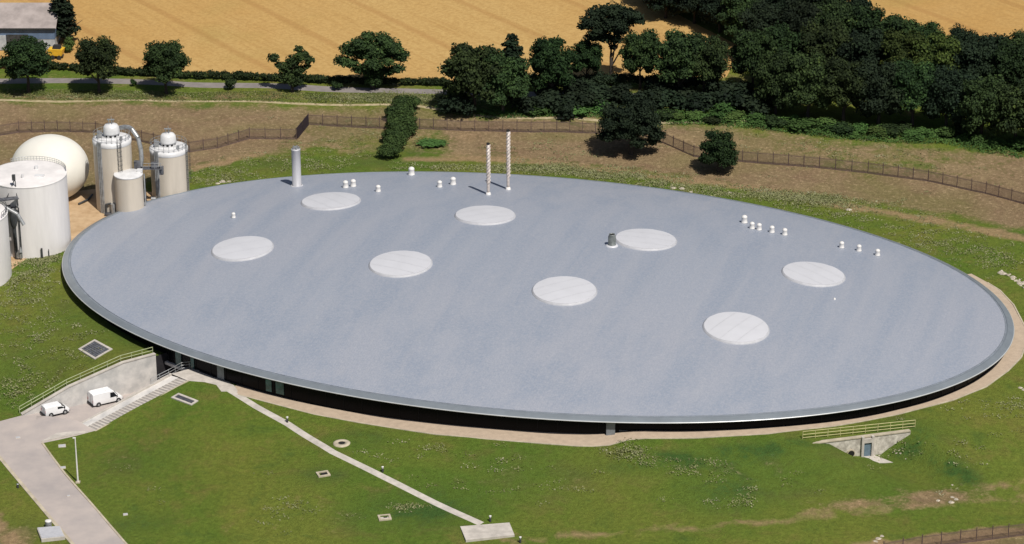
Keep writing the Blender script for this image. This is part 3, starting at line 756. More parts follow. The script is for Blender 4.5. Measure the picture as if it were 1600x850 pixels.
# narrow panels before the glass: reflections and lit glimpses painted in teal and grey
for k, tm in enumerate(teal_t):
    x, y = ell_pt(tm, WOFF + 0.10)
    x2, y2 = ell_pt(tm + 0.004, WOFF + 0.10)
    ang = math.atan2(y2 - y, x2 - x)
    wd = (1.2, 0.7, 1.3, 1.0, 1.4)[k]
    z0, z1 = ((-0.1, 2.1), (0.3, 2.3), (-0.0, 2.5), (0.2, 2.1), (0.2, 2.3))[k]
    o = bbuild(MB().box((x, y, (z0 + z1) / 2), (wd, 0.05, z1 - z0), ang), 'glimpse_panel', M['glass_teal'] if k != 2 else M['grey_panel'])
# plinth under the panes, following the ground
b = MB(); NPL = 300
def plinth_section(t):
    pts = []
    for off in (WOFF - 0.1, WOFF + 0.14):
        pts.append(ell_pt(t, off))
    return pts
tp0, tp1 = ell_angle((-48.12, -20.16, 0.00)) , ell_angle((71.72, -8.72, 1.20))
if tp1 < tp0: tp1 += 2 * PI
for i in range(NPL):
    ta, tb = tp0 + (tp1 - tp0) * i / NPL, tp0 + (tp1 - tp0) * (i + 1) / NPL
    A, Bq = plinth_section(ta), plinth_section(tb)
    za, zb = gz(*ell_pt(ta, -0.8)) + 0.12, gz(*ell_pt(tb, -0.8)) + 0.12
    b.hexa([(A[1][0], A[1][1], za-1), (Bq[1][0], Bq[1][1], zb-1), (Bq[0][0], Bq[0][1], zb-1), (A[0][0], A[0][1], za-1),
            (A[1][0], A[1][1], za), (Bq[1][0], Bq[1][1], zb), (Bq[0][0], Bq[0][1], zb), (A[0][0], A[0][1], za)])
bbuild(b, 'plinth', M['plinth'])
# grey door panel and ramp cheek at the front
p = (10.52, -41.90, 0.20); tq = ell_angle(p)
x, y = ell_pt(tq, WOFF + 0.45); x2, y2 = ell_pt(tq + 0.003, WOFF + 0.45); ang = math.atan2(y2 - y, x2 - x)
bbuild(MB().box((x, y, 1.45), (1.25, 0.3, 2.5), ang), 'grey_door', M['grey_panel'])
x3, y3 = ell_pt(tq + 0.045, WOFF + 0.40)
ca = (11.06, -42.31, 0.10); cb = (13.77, -42.70, 0.90)
bbuild(MB().prism([(ca[0], ca[1]), (cb[0], cb[1]), (cb[0] + .02, cb[1] + 0.2), (ca[0], ca[1] + 0.2)], 0.0, [0.95, 1.1, 1.1, 0.95]), 'ramp_wall', M['grey_panel'])

# rooflights: eight raised white discs, each of several sheets
sky_at = [((-46.18, 13.37, 6.05), 3, 0.0), ((-33.31, 34.78, 5.83), 4, 0.0), ((-20.48, 3.95, 7.31), 4, 1.0), ((-7.41, 25.40, 7.01), 4, 1.0), ((5.05, -6.90, 7.37), 4, 1.0), ((18.47, 14.57, 7.11), 4, 1.0), ((30.55, -18.27, 6.19), 4, 1.0), ((44.26, 2.89, 6.01), 4, 1.0)]
def roof_normal(x, y):
    e = 0.5
    zx = float(roof_z(x + e, y) - roof_z(x - e, y)) / (2 * e); zy = float(roof_z(x, y + e) - roof_z(x, y - e)) / (2 * e)
    return Vector((-zx, -zy, 1)).normalized()
RS = 4.82
def disc_pieces(nstrips, sub):
    """Strips of a shallow dome, seams along local y."""
    out = []
    for k in range(nstrips):
        x0, x1 = -RS + 2 * RS * k / nstrips + 0.012, -RS + 2 * RS * (k + 1) / nstrips - 0.012
        b = MB(); nx, ny = 6, 14; vs = []; fs = []
        for i in range(nx + 1):
            x = max(-RS + 0.001, min(RS - 0.001, x0 + (x1 - x0) * i / nx))
            hy = math.sqrt(max(0, RS * RS - x * x))
            for j in range(ny + 1):
                yy = -hy + 2 * hy * j / ny
                rr = (x * x + yy * yy) / (RS * RS)
                vs.append((x, yy, 0.26 + 0.16 * (1 - rr)))
        for i in range(nx):
            for j in range(ny):
                a = i * (ny + 1) + j; fs.append((a, a + ny + 1, a + ny + 2, a + 1))
        b.add(vs, fs, True)
        out.append(b.mesh('rooflight_sheet', M['dome_sheet']))
    return out
strips = {3: disc_pieces(3, 0), 4: disc_pieces(4, 0)}
curb = MB().lathe((0, 0, 0), [(RS + 0.28, -0.35), (RS + 0.22, 0.06), (RS + 0.03, 0.20), (RS - 0.02, 0.245), (RS - 0.6, 0.245), (0.001, 0.25)], 56).mesh('upstand', M['joint'])
def loc_in(o, p): return (p[0] - ELL_C[0], p[1] - ELL_C[1], p[2])
for p, ns_, kind in sky_at:
    n_ = roof_normal(p[0], p[1])
    rot = n_.to_track_quat('Z', 'Y').to_euler()
    o = place_mesh('rooflight', curb, bld, loc_in(bld, p), rot)
    for me in strips[ns_]:
        place_mesh('rooflight_sheet', me, o, (0, 0, 0), (0, 0, R(14) if kind == 0 else R(-62)))

# vent cowls on the roof
cowl_base = MB().lathe((0, 0, 0), [(0.50, -0.25), (0.46, 0.10), (0.36, 0.16), (0.30, 0.18)], 16).mesh('vent_base', M['steel'])
cowl_cap = MB().lathe((0, 0, 0), [(0.50, 0.08), (0.43, 0.30), (0.42, 0.82), (0.44, 0.86), (0.42, 1.0), (0.28, 1.15), (0.12, 1.22), (0.0, 1.23)], 18).mesh('vent_cap', M['white_metal'])
for p, s in (((-31.36, 43.62, 4.95), 1.05), ((-30.09, 44.40, 4.88), 1.05), ((-25.65, 40.49, 5.45), .95), ((-15.31, 43.25, 5.20), .95), ((-13.07, 45.18, 4.93), 1.1), ((-20.45, 52.93, 3.74), 1.2), ((-49.03, 28.43, 5.47), .75),
             ((35.28, 26.73, 5.24), 1.1), ((36.29, 23.61, 5.47), .95), ((37.41, 23.16, 5.42), .95), ((39.43, 22.22, 5.35), .95), ((41.44, 21.32, 5.27), .95), ((50.25, 16.84, 4.85), .9), ((52.95, 15.95, 4.65), .9), ((55.78, 14.49, 4.48), .9)):
    o = place_mesh('roof_vent', cowl_base, bld, loc_in(bld, p), (0, 0, 0), (s, s, s))
    place_mesh('vent_cap', cowl_cap, o)
tiny = (46.57, -6.58, 5.84)
place_mesh('roof_vent', MB().lathe((0, 0, 0), [(0.16, -0.1), (0.15, 0.25), (0.0, 0.3)], 10).mesh('roof_vent', M['white_metal']), bld, loc_in(bld, tiny))
# short grey flue beside a rooflight
p = (12.92, 11.39, 7.42)
o = place_mesh('short_flue', MB().lathe((0, 0, 0), [(0.68, -0.4), (0.68, 0.25), (0.62, 0.3), (0.62, 1.55), (0.50, 1.85), (0.50, 2.0), (0.44, 2.0), (0.42, 1.2), (0.0, 1.2)], 24).mesh('short_flue', mat('flue_zinc', (0.20, 0.22, 0.22), 0.5, 0.2, var=0.2)), bld, loc_in(bld, p))
place_mesh('flashing', MB().lathe((0, 0, 0), [(1.05, -0.2), (0.95, 0.12), (0.70, 0.22), (0.69, 0.22)], 24).mesh('flashing', M['dome_sheet']), o)
place_mesh('flue_mouth', MB().lathe((0, 0, 0), [(0.425, 1.9), (0.0, 1.9)], 20).mesh('flue_mouth', M['black_hole']), o)
# tall white stack
p = (-39.84, 46.06, 4.36)
o = place_mesh('stack', MB().lathe((0, 0, 0), [(0.80, -0.4), (0.80, 0.12), (0.77, 0.14), (0.77, 6.5), (0.80, 6.55), (0.80, 6.7), (0.0, 6.72)], 28).mesh('stack', mat('stack_steel', (0.47, 0.47, 0.50), 0.5, 0.1, var=0.06, streak=True)), bld, loc_in(bld, p))
b = MB()
for k in range(5):
    t = 2 * PI * k / 5
    b.tube((0.5 * math.cos(t), 0.5 * math.sin(t), 6.6), (0.5 * math.cos(t), 0.5 * math.sin(t), 7.15), 0.13, 0.13, 8)
b.box((0.0, -0.1, 6.95), (0.5, 0.4, 0.5))
place_mesh('stack_fittings', b.mesh('stack_fittings', M['steel']), o)
place_mesh('base_plate', MB().lathe((0, 0, 0), [(1.1, -0.2), (1.05, 0.10), (0.86, 0.13)], 24).mesh('base_plate', M['joint']), o)
# two tall flues with helical strakes
def spiral_flue(p, h):
    o = place_mesh('spiral_flue', MB().lathe((0, 0, 0), [(0.26, -0.4), (0.26, h), (0.20, h), (0.18, h - 0.4), (0.0, h - 0.4)], 14).mesh('spiral_flue', M['flue_pink']), bld, loc_in(bld, p))
    for ph in (0, 1, 2):
        b = MB(); vs = []; fs = []; n = int(h * 14)
        for i in range(n + 1):
            z = h * 0.22 + (h * 0.76) * i / n
            t = ph * 2 * PI / 3 + 2 * PI * z / 1.9
            for r in (0.24, 0.38):
                for dz in (0.0, 0.05):
                    vs.append((r * math.cos(t), r * math.sin(t), z + dz))
        for i in range(n):
            a, c = 4 * i, 4 * i + 4
            fs += [(a, a + 2, c + 2, c), (a + 1, c + 1, c + 3, a + 3), (a + 2, a + 3, c + 3, c + 2)]
        b.add(vs, fs)
        place_mesh('strake', b.mesh('strake', M['flue_pink']), o)
    place_mesh('flue_collar', MB().lathe((0, 0, 0), [(0.48, -0.3), (0.42, 0.25), (0.30, 0.45), (0.26, 0.45)], 16).mesh('flue_collar', M['white_metal']), o)
    place_mesh('flue_tip', MB().lathe((0, 0, 0), [(0.28, h - 0.12), (0.29, h + 0.14), (0.2, h + 0.14), (0.0, h)], 12).mesh('flue_tip', M['black_hole']), o)
spiral_flue((-6.99, 38.07, 5.81), 9.1)
spiral_flue((-3.65, 41.85, 5.28), 10.6)

# ---------------------------------------------------------------- sunken entrance: floor, retaining wall, stairs
fz = lambda x, y: -3.0 - 1.15 * max(0, min(1, ((x - WB[0][0]) * wdir.x + (y - WB[0][1]) * wdir.y) / 30.0))
poly = densify(RAMP, 3.0)
vo, eo, fo, _, _, _ = delaunay_2d_cdt([Vector(v) for v in poly], [(i, (i + 1) % len(poly)) for i in range(len(poly))], [], 1, 1e-4)
me = bpy.data.meshes.new('ramp_floor')
me.from_pydata([(v.x, v.y, fz(v.x, v.y)) for v in vo], [], [tuple(f) for f in fo])
me.materials.append(M['drive'])
tag(link(bpy.data.objects.new('ramp_floor', me)), 'sunken driveway sloping down under the building', kind='structure')

# dark inside walls of the underground opening belong to the building
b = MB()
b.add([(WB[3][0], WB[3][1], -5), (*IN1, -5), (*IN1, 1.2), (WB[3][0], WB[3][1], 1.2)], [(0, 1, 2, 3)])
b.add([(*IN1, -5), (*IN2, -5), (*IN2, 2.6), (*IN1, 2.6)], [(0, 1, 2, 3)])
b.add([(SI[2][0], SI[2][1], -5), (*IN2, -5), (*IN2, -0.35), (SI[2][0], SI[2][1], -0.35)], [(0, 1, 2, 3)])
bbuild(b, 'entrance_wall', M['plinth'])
# slab edge beam over the opening
ta, tb = ell_angle((-56.56, -16.94, 0.00)), ell_angle((-49.75, -21.07, 0.00))
if tb < ta: tb += 2 * PI
b = MB(); K = 14
for i in range(K):
    A0, A1 = ell_pt(ta + (tb - ta) * i / K, WOFF - 0.1), ell_pt(ta + (tb - ta) * i / K, WOFF + 0.45)
    B0, B1 = ell_pt(ta + (tb - ta) * (i + 1) / K, WOFF - 0.1), ell_pt(ta + (tb - ta) * (i + 1) / K, WOFF + 0.45)
    b.hexa([(*A1, -0.55), (*B1, -0.55), (*B0, -0.55), (*A0, -0.55), (*A1, -0.12), (*B1, -0.12), (*B0, -0.12), (*A0, -0.12)])
bbuild(b, 'floor_beam', M['wall_concrete'])

# retaining wall
wall = thing('retaining_wall', 'pale concrete retaining wall rising behind the two white vans', 'wall', (WB[1][0], WB[1][1], -3.5))
WT = [-2.85, -0.05, 1.55, 1.45]
def off_line(L, d):
    out = []
    for i, p in enumerate(L):
        a = L[max(0, i - 1)]; c = L[min(len(L) - 1, i + 1)]
        k = math.hypot(c[0] - a[0], c[1] - a[1])
        out.append((p[0] - (c[1] - a[1]) / k * d, p[1] + (c[0] - a[0]) / k * d))
    return out
wf, wbk = off_line(WB, -0.02), off_line(WB, 0.42)
b = MB(); org = (WB[1][0], WB[1][1], -3.5)
rel = lambda x, y, z, o=org: (x - o[0], y - o[1], z - o[2])
for i in range(3):
    b.hexa([rel(*wf[i], -5), rel(*wf[i+1], -5), rel(*wbk[i+1], -5), rel(*wbk[i], -5), rel(*wf[i], WT[i]), rel(*wf[i+1], WT[i+1]), rel(*wbk[i+1], WT[i+1]), rel(*wbk[i], WT[i])])
b.build('wall', M['wall_concrete'], wall)
b = MB(); c1, c2 = off_line(WB, -0.10), off_line(WB, 0.48)
for i in range(3):
    b.hexa([rel(*c1[i], WT[i]+.002), rel(*c1[i+1], WT[i+1]+.002), rel(*c2[i+1], WT[i+1]+.002), rel(*c2[i], WT[i]+.002), rel(*c1[i], WT[i]+.16), rel(*c1[i+1], WT[i+1]+.16), rel(*c2[i+1], WT[i+1]+.16), rel(*c2[i], WT[i]+.16)])
b.build('coping', M['concrete'], wall)

# tubular railings
def railing(label, line, m, n_rails, h, spacing, cat='railing', name='railing', r=0.04, groundfn=None):
    """line of (x, y, z) foot points."""
    t = thing(name, label, cat, line[0])
    o0 = Vector(line[0])
    tops = []
    for i in range(len(line) - 1):
        a, c = Vector(line[i]), Vector(line[i + 1]); L = (c - a).length; k = max(1, round(L / spacing))
        for q in range(k): tops.append(a + (c - a) * q / k)
    tops.append(Vector(line[-1]))
    pmesh = MB().tube((0, 0, -0.15), (0, 0, h), r, r, 6).mesh('post', m)
    for p_ in tops: place_mesh('post', pmesh, t, p_ - o0)
    for k in range(n_rails):
        z = h * (1 - k * 0.42 if n_rails > 2 else 1 - k * 0.5)
        b = MB()
        for i in range(len(line) - 1): b.tube(Vector(line[i]) - o0 + Vector((0, 0, z)), Vector(line[i + 1]) - o0 + Vector((0, 0, z)), r * 1.05, r * 1.05, 6)
        b.build('rail', m, t)
    return t
rl = off_line(WB, 0.85)
railing('pale green two-bar railing on the grass along the top of the long retaining wall', [(rl[i][0], rl[i][1], max(gz(*rl[i]), WT[i] - 0.15)) for i in range(4)], M['rail'], 2, 1.05, 2.2, r=0.06)

# stairs
st = thing('outdoor_stairs', 'long flight of shallow concrete steps climbing from the driveway to the building entrance', 'stairs', SI[0])
NS = 28
si0, si1, so0, so1 = Vector(SI[0][:2]), Vector(SI[2][:2]), Vector(SO[0][:2]), Vector(SO[1][:2])
rs = lambda v, z: (v.x - SI[0][0], v.y - SI[0][1], z - SI[0][2])
z_lo, z_hi = -3.0, gz(*SO[1][:2])
for k in range(NS):
    f0, f1 = k / NS, (k + 1) / NS
    za = z_lo + (z_hi - z_lo) * (k + 1) / NS
    a0, a1 = si0.lerp(si1, f0), si0.lerp(si1, f1)
    b0, b1 = so0.lerp(so1, f0), so0.lerp(so1, f1)
    m0, m1 = a0.lerp(b0, 0.42), a1.lerp(b1, 0.42)
    # tread with a proud nosing
    b = MB()
    b.hexa([rs(m0, za-1.2), rs(b0, za-1.2), rs(b1, za-1.2), rs(m1, za-1.2), rs(m0, za), rs(b0, za), rs(b1, za), rs(m1, za)])
    s_ = b.build('step', M['concrete'], st)
    g0, g1 = m0.lerp(m1, 0.62), b0.lerp(b1, 0.62)
    bb = MB(); bb.hexa([rs(g0, za+.003), rs(g1, za+.003), rs(b1, za+.003), rs(m1, za+.003), rs(g0, za+.02), rs(g1, za+.02), rs(b1, za+.02), rs(m1, za+.02)])
    bb.build('tread_strip', M['tread'], s_)
a0, a1 = si0, si1; m0, m1 = si0.lerp(so0, 0.415), si1.lerp(so1, 0.415)
MB().hexa([rs(a0, -5), rs(m0, -5), rs(m1, -5), rs(a1, -5), rs(a0, z_lo+.05), rs(m0, z_lo+.05), rs(m1, z_hi+.05), rs(a1, z_hi+.05)]).build('side_ramp', M['wall_concrete'], st)
nrm = (so0 - si0).normalized() * 0.22
MB().hexa([rs(a0-nrm, -5), rs(a0+nrm*.2, -5), rs(a1+nrm*.2, -5), rs(a1-nrm, -5), rs(a0-nrm, z_lo+.12), rs(a0+nrm*.2, z_lo+.12), rs(a1+nrm*.2, z_hi+.42), rs(a1-nrm, z_hi+.42)]).build('parapet', M['concrete'], st)
MB().hexa([rs(so0-nrm*.1, -5), rs(so0+nrm, -5), rs(so1+nrm, -5), rs(so1-nrm*.1, -5), rs(so0-nrm*.1, z_lo+.10), rs(so0+nrm, z_lo+.10), rs(so1+nrm, z_hi+.16), rs(so1-nrm*.1, z_hi+.16)]).build('edge_kerb', M['kerb'], st)
ap = xy([(-71.08, -37.89, -3.00), (-66.42, -35.58, -3.00)]) + [xy(SO)[0], xy(SI)[0]] + xy([(-68.50, -34.10, -3.00)])
tag(MB().prism(ap, -3.4, [-2.93] * 5).build('apron', M['concrete']), 'pale concrete apron at the foot of the stairs', kind='structure')
railing('grey steel handrail at the head of the stairs beside the dark opening', [(-56.70, -24.07, -0.50), (-54.23, -22.09, 0.05), (-52.58, -19.69, 0.10), (-50.35, -19.01, 0.10)], M['steel'], 3, 1.1, 1.3, r=0.045)

# ---------------------------------------------------------------- headwall in the front bank
hwt = thing('concrete_headwall', 'triangular concrete headwall with a blue door and round pipe in the front bank', 'wall', (*hw(0, 0.15), 0.3))
ho = (*hw(0, 0.15), 0.3); hr = lambda p, z: (p[0] - ho[0], p[1] - ho[1], z - ho[2])
zt = [0.42, 0.62]
zTop = lambda u: zt[0] + (zt[1] - zt[0]) * u
NSG = 20
b = MB()
for i in range(NSG):
    u0, u1 = i / NSG, (i + 1) / NSG
    b.hexa([hr(hw(u0, .36), -3.6), hr(hw(u1, .36), -3.6), hr(hw(u1, -.12), -3.6), hr(hw(u0, -.12), -3.6), hr(hw(u0, .36), zTop(u0)), hr(hw(u1, .36), zTop(u1)), hr(hw(u1, -.12), zTop(u1)), hr(hw(u0, -.12), zTop(u0))])
b.build('wall', M['head_concrete'], hwt)
b = MB().hexa([hr(hw(0, .46), zt[0]+.002), hr(hw(1, .46), zt[1]+.002), hr(hw(1, -.2), zt[1]+.002), hr(hw(0, -.2), zt[0]+.002), hr(hw(0, .46), zt[0]+.17), hr(hw(1, .46), zt[1]+.17), hr(hw(1, -.2), zt[1]+.17), hr(hw(0, -.2), zt[0]+.17)])
b.build('coping', M['kerb'], hwt)
ud = HW_U
hang = math.atan2(hwd[1], hwd[0])
dz0 = gz(*hw(ud, 0.6))
du = 0.62 / HW_L
b = MB()
for s in (-1, 1):
    c = hw(ud + s * 0.75 / HW_L, .5); b.box(hr(c, (dz0 + zTop(ud) + .1) / 2 ), (0.36, 0.5, zTop(ud) + .3 - dz0), hang)
c = hw(ud, .5); b.box(hr(c, dz0 + 2.55), (1.14, 0.49, 0.62), hang)
b.build('door_surround', M['concrete'], hwt)
c = hw(ud, .45)
dr = MB().box(hr(c, dz0 + 1.1), (1.12, 0.12, 2.25), hang).build('door', M['door_blue'], hwt)
c = hw(ud + .035, .53); MB().box(hr(c, dz0 + 1.05), (0.06, 0.08, 0.22), hang).build('handle', M['steel'], dr)
cp = hw(ud - 2.45 / HW_L, .30); pz = dz0 + 0.75; vv = Vector((hwn[0], hwn[1], 0)); cc_ = Vector(hr(cp, pz))
MB().tube(cc_, cc_ + vv * 0.30, 0.62, 0.62, 20, False).tube(cc_ + vv * .30, cc_ + vv * .31, 0.62, 0.50, 20, False).build('pipe', M['kerb'], hwt)
MB().tube(cc_ + vv * 0.02, cc_ + vv * 0.27, 0.52, 0.52, 20).build('pipe_mouth', M['black_hole'], hwt)
q = [hw(ud - 1.5 / HW_L, .36), hw(ud + 1.1 / HW_L, .36), hw(ud + 2.9 / HW_L, 3.3), hw(ud + 0.6 / HW_L, 3.0)]
MB().prism([(a[0] - ho[0], a[1] - ho[1]) for a in q], dz0 - .8 - ho[2], dz0 + 0.06 - ho[2]).build('door_apron', M['concrete'], hwt)
railing('pale yellow three-bar railing on the grass above the concrete headwall', [(*hw(-0.07, -0.9), gz(*hw(-0.07, -0.9))), (*hw(1.08, -0.9), gz(*hw(1.08, -0.9)))], M['rail_yellow'], 3, 1.15, 2.0, r=0.05)

# ---------------------------------------------------------------- vans
def loft(sections, name, m, parent):
    """sections: list of closed rings (same count)."""
    b = MB(); n = len(sections[0]); vs = [v for s in sections for v in s]; fs = []
    for k in range(len(sections) - 1):
        for i in range(n):
            j = (i + 1) % n; fs.append((k * n + i, k * n + j, (k + 1) * n + j, (k + 1) * n + i))
    fs.append(tuple(range(n))[::-1]); fs.append(tuple((len(sections) - 1) * n + i for i in range(n)))
    b.add(vs, fs, True)
    o = b.build(name, m, parent)
    bm = bmesh.new(); bm.from_mesh(o.data); bmesh.ops.recalc_face_normals(bm, faces=bm.faces); bm.to_mesh(o.data); bm.free()
    md = o.modifiers.new('edge', 'EDGE_SPLIT'); md.split_angle = R(38)
    return o
def van(label, loc, rz, L, W, H, hood):
    t = thing('van', label, 'van', loc, rz, 'white vans parked on the sunken driveway')
    hw_ = W / 2
    # side profile of stations from the rear (x=-L/2) to the nose: (x, z_bottom, z_belt, z_top)
    xr, xf = -L / 2, L / 2
    zb = 0.32
    st_ = [(xr, zb + .05, 0.95, H - .10, .97), (xr + .12, zb, 1.0, H - .02, 1), (xr + .6, zb, 1.0, H, 1), (0.15 * L, zb, 1.0, H, 1), (xf - hood - 0.75, zb, 1.02, H - .05, .99),
           (xf - hood - 0.45, zb, 1.04, H - .22, .985), (xf - hood + .15, zb, 1.04, 1.18, .98), (xf - hood * .45, zb, 0.98, 1.04, .97), (xf - .12, zb, 0.80, .88, .93), (xf, zb + .08, 0.62, .70, .86)]
    secs = []
    for x, z0, zm, z1, k in st_:
        tw = 0.90 if z1 > 1.3 else 0.96
        yb, yt = hw_ * k, hw_ * k * tw
        r = min(0.12, (z1 - zm) * .45)
        secs.append([(x, -yb * .96, z0), (x, -yb, z0 + .15), (x, -yb, zm), (x, -yt, z1 - r), (x, -yt + .14, z1), (x, yt - .14, z1), (x, yt, z1 - r), (x, yb, zm), (x, yb, z0 + .15), (x, yb * .96, z0)])
    loft(secs, 'body', M['van'], t)
    # windscreen, proud of the body
    xa, xb = xf - hood - 0.44, xf - hood + 0.12
    za, zc = H - .24, 1.22
    b = MB(); ya, yc = hw_ * .86, hw_ * .93
    nx, nz = (za - zc), (xb - xa); q = math.hypot(nx, nz); nx, nz = nx / q * .02, nz / q * .02
    b.hexa([(xa, -ya, za - .02), (xb, -yc, zc - .02), (xb, yc, zc - .02), (xa, ya, za - .02), (xa + nx, -ya, za + nz), (xb + nx, -yc, zc + nz), (xb + nx, yc, zc + nz), (xa + nx, ya, za + nz)])
    b.build('windscreen', M['window'], t)
    for s in (-1, 1):
        y0, y1 = s * hw_ * .993, s * (hw_ * .91)
        x0, x1, x2 = xf - hood - 1.15, xf - hood - .02, xf - hood - .52
        b = MB(); o_ = s * .02
        pts = [(x0, y0, 1.08), (x1, y0, 1.10), (x2, y1, H - .34), (x0, y1, H - .32)]
        b.add(pts + [(a, c + o_, d) for a, c, d in pts], [(0,1,2,3), (7,6,5,4), (0,4,5,1), (1,5,6,2), (2,6,7,3), (3,7,4,0)])
        b.build('side_window', M['window'], t)
        for xw in (xr + .85, xf - .78):
            wd = s * (hw_ - .10)
            wo = MB().tube((xw, wd - s * .12, .32), (xw, wd + s * .105, .32), .32, .32, 20).build('wheel', M['rubber'], t)
            MB().tube((xw, wd + s * .10, .32), (xw, wd + s * .125, .32), .19, .17, 14).build('wheel_rim', M['steel'], wo)
            MB().tube((xw, s * (hw_ - .3), .36), (xw, s * (hw_ + .004), .36), .39, .39, 20).build('wheel_arch', M['rubber'], t)
            wo.location = (0, s * 0.02, 0)
        MB().box((xf - hood - .1, s * (hw_ + .12), 1.16), (.12, .2, .22)).build('mirror', M['rubber'], t)
        MB().box((xf - .14, s * hw_ * .72, .72), (.16, .30, .16)).build('headlight', M['clear_lens'], t)
        MB().box((xr - .012, s * hw_ * .88, .95), (.03, .12, .42)).build('tail_light', M['red_lens'], t)
    MB().box((xr - .05, 0, .42), (.14, W * .96, .20)).build('rear_bumper', M['rubber'], t)
    MB().box((xf + .0, 0, .44), (.14, W * .86, .20)).build('front_bumper', M['rubber'], t)
    MB().box((0, 0, .27), (L * .9, W * .90, .14)).build('underbody', M['rubber'], t)
    rd = MB().box((xr - .004, 0, 1.1), (.014, .025, H - .9)).build('rear_door_gap', M['rubber'], t)
    if H > 2:
        b = MB()
        for k in (-1.1, -.2, .7): b.box((k, 0, H + .005), (.03, W * .78, .02))
        b.build('roof_seam', M['joint'], t)
    t.rotation_euler = (0, 0.034, rz)
    return t
p = (-63.68, -23.71, -3.62); van('larger white high-roofed van parked further down the sunken driveway', (p[0], p[1], fz(p[0], p[1]) + 0.005), R(34), 4.9, 1.95, 2.15, 0.95)
p = (-70.40, -28.43, -3.25); van('smaller white van parked near the top of the sunken driveway', (p[0], p[1], max(fz(p[0], p[1]), gz(p[0], p[1]) if not inside(np.array([p[0]]), np.array([p[1]]), RAMP)[0] else -9) + 0.06), R(34), 3.9, 1.65, 1.72, 0.80)

# ---------------------------------------------------------------- tanks and silos
def cyl_tank(name, label, loc, rad, h, roof_h, m, mroof, rings=3):
    t = thing(name, label, 'tank', loc)
    prof = [(rad, -0.6)]
    prof += [(rad, h)]
    MB().lathe((0, 0, 0), prof, 64).build('shell', m, t)
    MB().lathe((0, 0, 0), [(rad + .05, h - .12), (rad + .07, h), (rad + .05, h + .10), (rad - .03, h + .10)], 64).build('rim', mroof, t)
    MB().lathe((0, 0, 0), [(rad - .03, h + .08), (rad * .5, h + .08 + roof_h * .6), (0.0, h + .08 + roof_h)], 48).build('lid', mroof, t)
    return t
def ring_rail(t, rad, z, m, h=1.0, n=20, a0=0.0, a1=2 * PI):
    b = MB()
    for k in range(n + 1):
        a = a0 + (a1 - a0) * k / n
        p = (rad * math.cos(a), rad * math.sin(a))
        b.tube((*p, z), (*p, z + h), .035, .035, 5)
        if k < n:
            a2 = a0 + (a1 - a0) * (k + 1) / n; q = (rad * math.cos(a2), rad * math.sin(a2))
            for hh in (h, h * .5): b.tube((*p, z + hh), (*q, z + hh), .035, .035, 5)
    b.build('guard_rail', m, t)
def caged_ladder(t, ang, rad, z0, z1, m, duct=None):
    c, s = math.cos(ang), math.sin(ang)
    P = lambda r, w_, z: (c * r - s * w_, s * r + c * w_, z)
    b = MB()
    for w_ in (-.25, .25): b.tube(P(rad + .15, w_, z0), P(rad + .15, w_, z1 + 1.0), .035, .035, 5)
    z = z0
    while z < z1:
        b.tube(P(rad + .15, -.25, z), P(rad + .15, .25, z), .02, .02, 4); z += .4
    b.build('ladder', m, t)
    b = MB(); z = z0 + 2.2
    while z < z1 + .9:
        pts = [P(rad + .15 + .65 * math.sin(q), -.38 * math.cos(q), z) for q in np.linspace(0.15, PI - .15, 7)]
        b.path(pts, .025, 4); z += .8
    for q in np.linspace(0.4, PI - .4, 4): b.tube(P(rad + .15 + .65 * math.sin(q), -.38 * math.cos(q), z0 + 2.2), P(rad + .15 + .65 * math.sin(q), -.38 * math.cos(q), z1 + .8), .02, .02, 4)
    b.build('ladder_cage', m, t)
# large near tank
TG = 2.0
def base_at(p): return (p[0], p[1], gz(p[0], p[1]))
pt = base_at((-82.01, 25.45, 2.00))
big = cyl_tank('storage_tank', 'wide stained off-white tank with a flat lid in front of the cream sphere', pt, 6.3, 12.2, 0.35, M['tank'], M['tank'], 4)
ring_rail(big, 6.22, 12.28, M['steel'], 0.7, 26, R(10), R(125))
b = MB().tube((1.2, 1.5, 12.4), (1.2, 1.5, 13.05), .3, .3, 12).box((2.2, -1.6, 12.5), (1.6, .9, .22)).tube((-.4, -2.5, 12.4), (-.4, -2.5, 13.1), .18, .18, 10)
tag(b.build('lid_hatches', M['silo_top'], big), kind='stuff')
# pipework on the front of the big tank
a = R(-103)
def tp(ang, r, z): return (r * math.cos(ang), r * math.sin(ang), z)
b = MB()
for dA, zt_ in ((-0.19, 9.0), (0.13, 8.9)):
    b.path([tp(a + dA, 6.7, 0.3), tp(a + dA, 6.7, zt_), tp(a + dA * .4, 6.7, zt_ + .25)], .11, 8)
b.build('downpipe', M['dark_steel'], big)
MB().path([tp(a, 6.75, 0.0), tp(a - .01, 6.75, 6.2)], .30, 10).build('riser', M['dark_steel'], big)
b = MB().lathe((0, 0, 0), [(.05, 5.2), (.45, 5.8), (.62, 6.6), (.62, 8.4), (.45, 8.9), (0.05, 9.1)], 16)
b.v = [(x + tp(a, 6.9, 0)[0], y + tp(a, 6.9, 0)[1], z) for x, y, z in b.v]
b.build('pressure_vessel', M['dark_steel'], big)
b = MB().path([tp(a - .35, 6.2, 9.1), tp(a - .16, 6.3, 10.6), tp(a + .05, 5.9, 13.6), tp(a + .12, 6.5, 9.2)], .09, 6)
b.box(tp(a + .02, 5.9, 13.8), (.5, .5, .9)); b.build('vent_pipe', M['dark_steel'], big)
b = MB()
for k in range(5):
    b.tube(tp(a + .02 + .03 * k, 6.9 + .1 * (k % 2), 0.2), tp(a + .02 + .03 * k, 6.9 + .1 * (k % 2), 1.1 + .25 * (k % 3)), .12, .12, 8)
b.box(tp(a - .24, 7.0, .6), (1.3, .8, .6)); b.tube(tp(a + .12, 7.0, 1.3), tp(a + .12, 7.0, 2.1), .3, .15, 10)
b.build('pump_set', M['steel'], big)
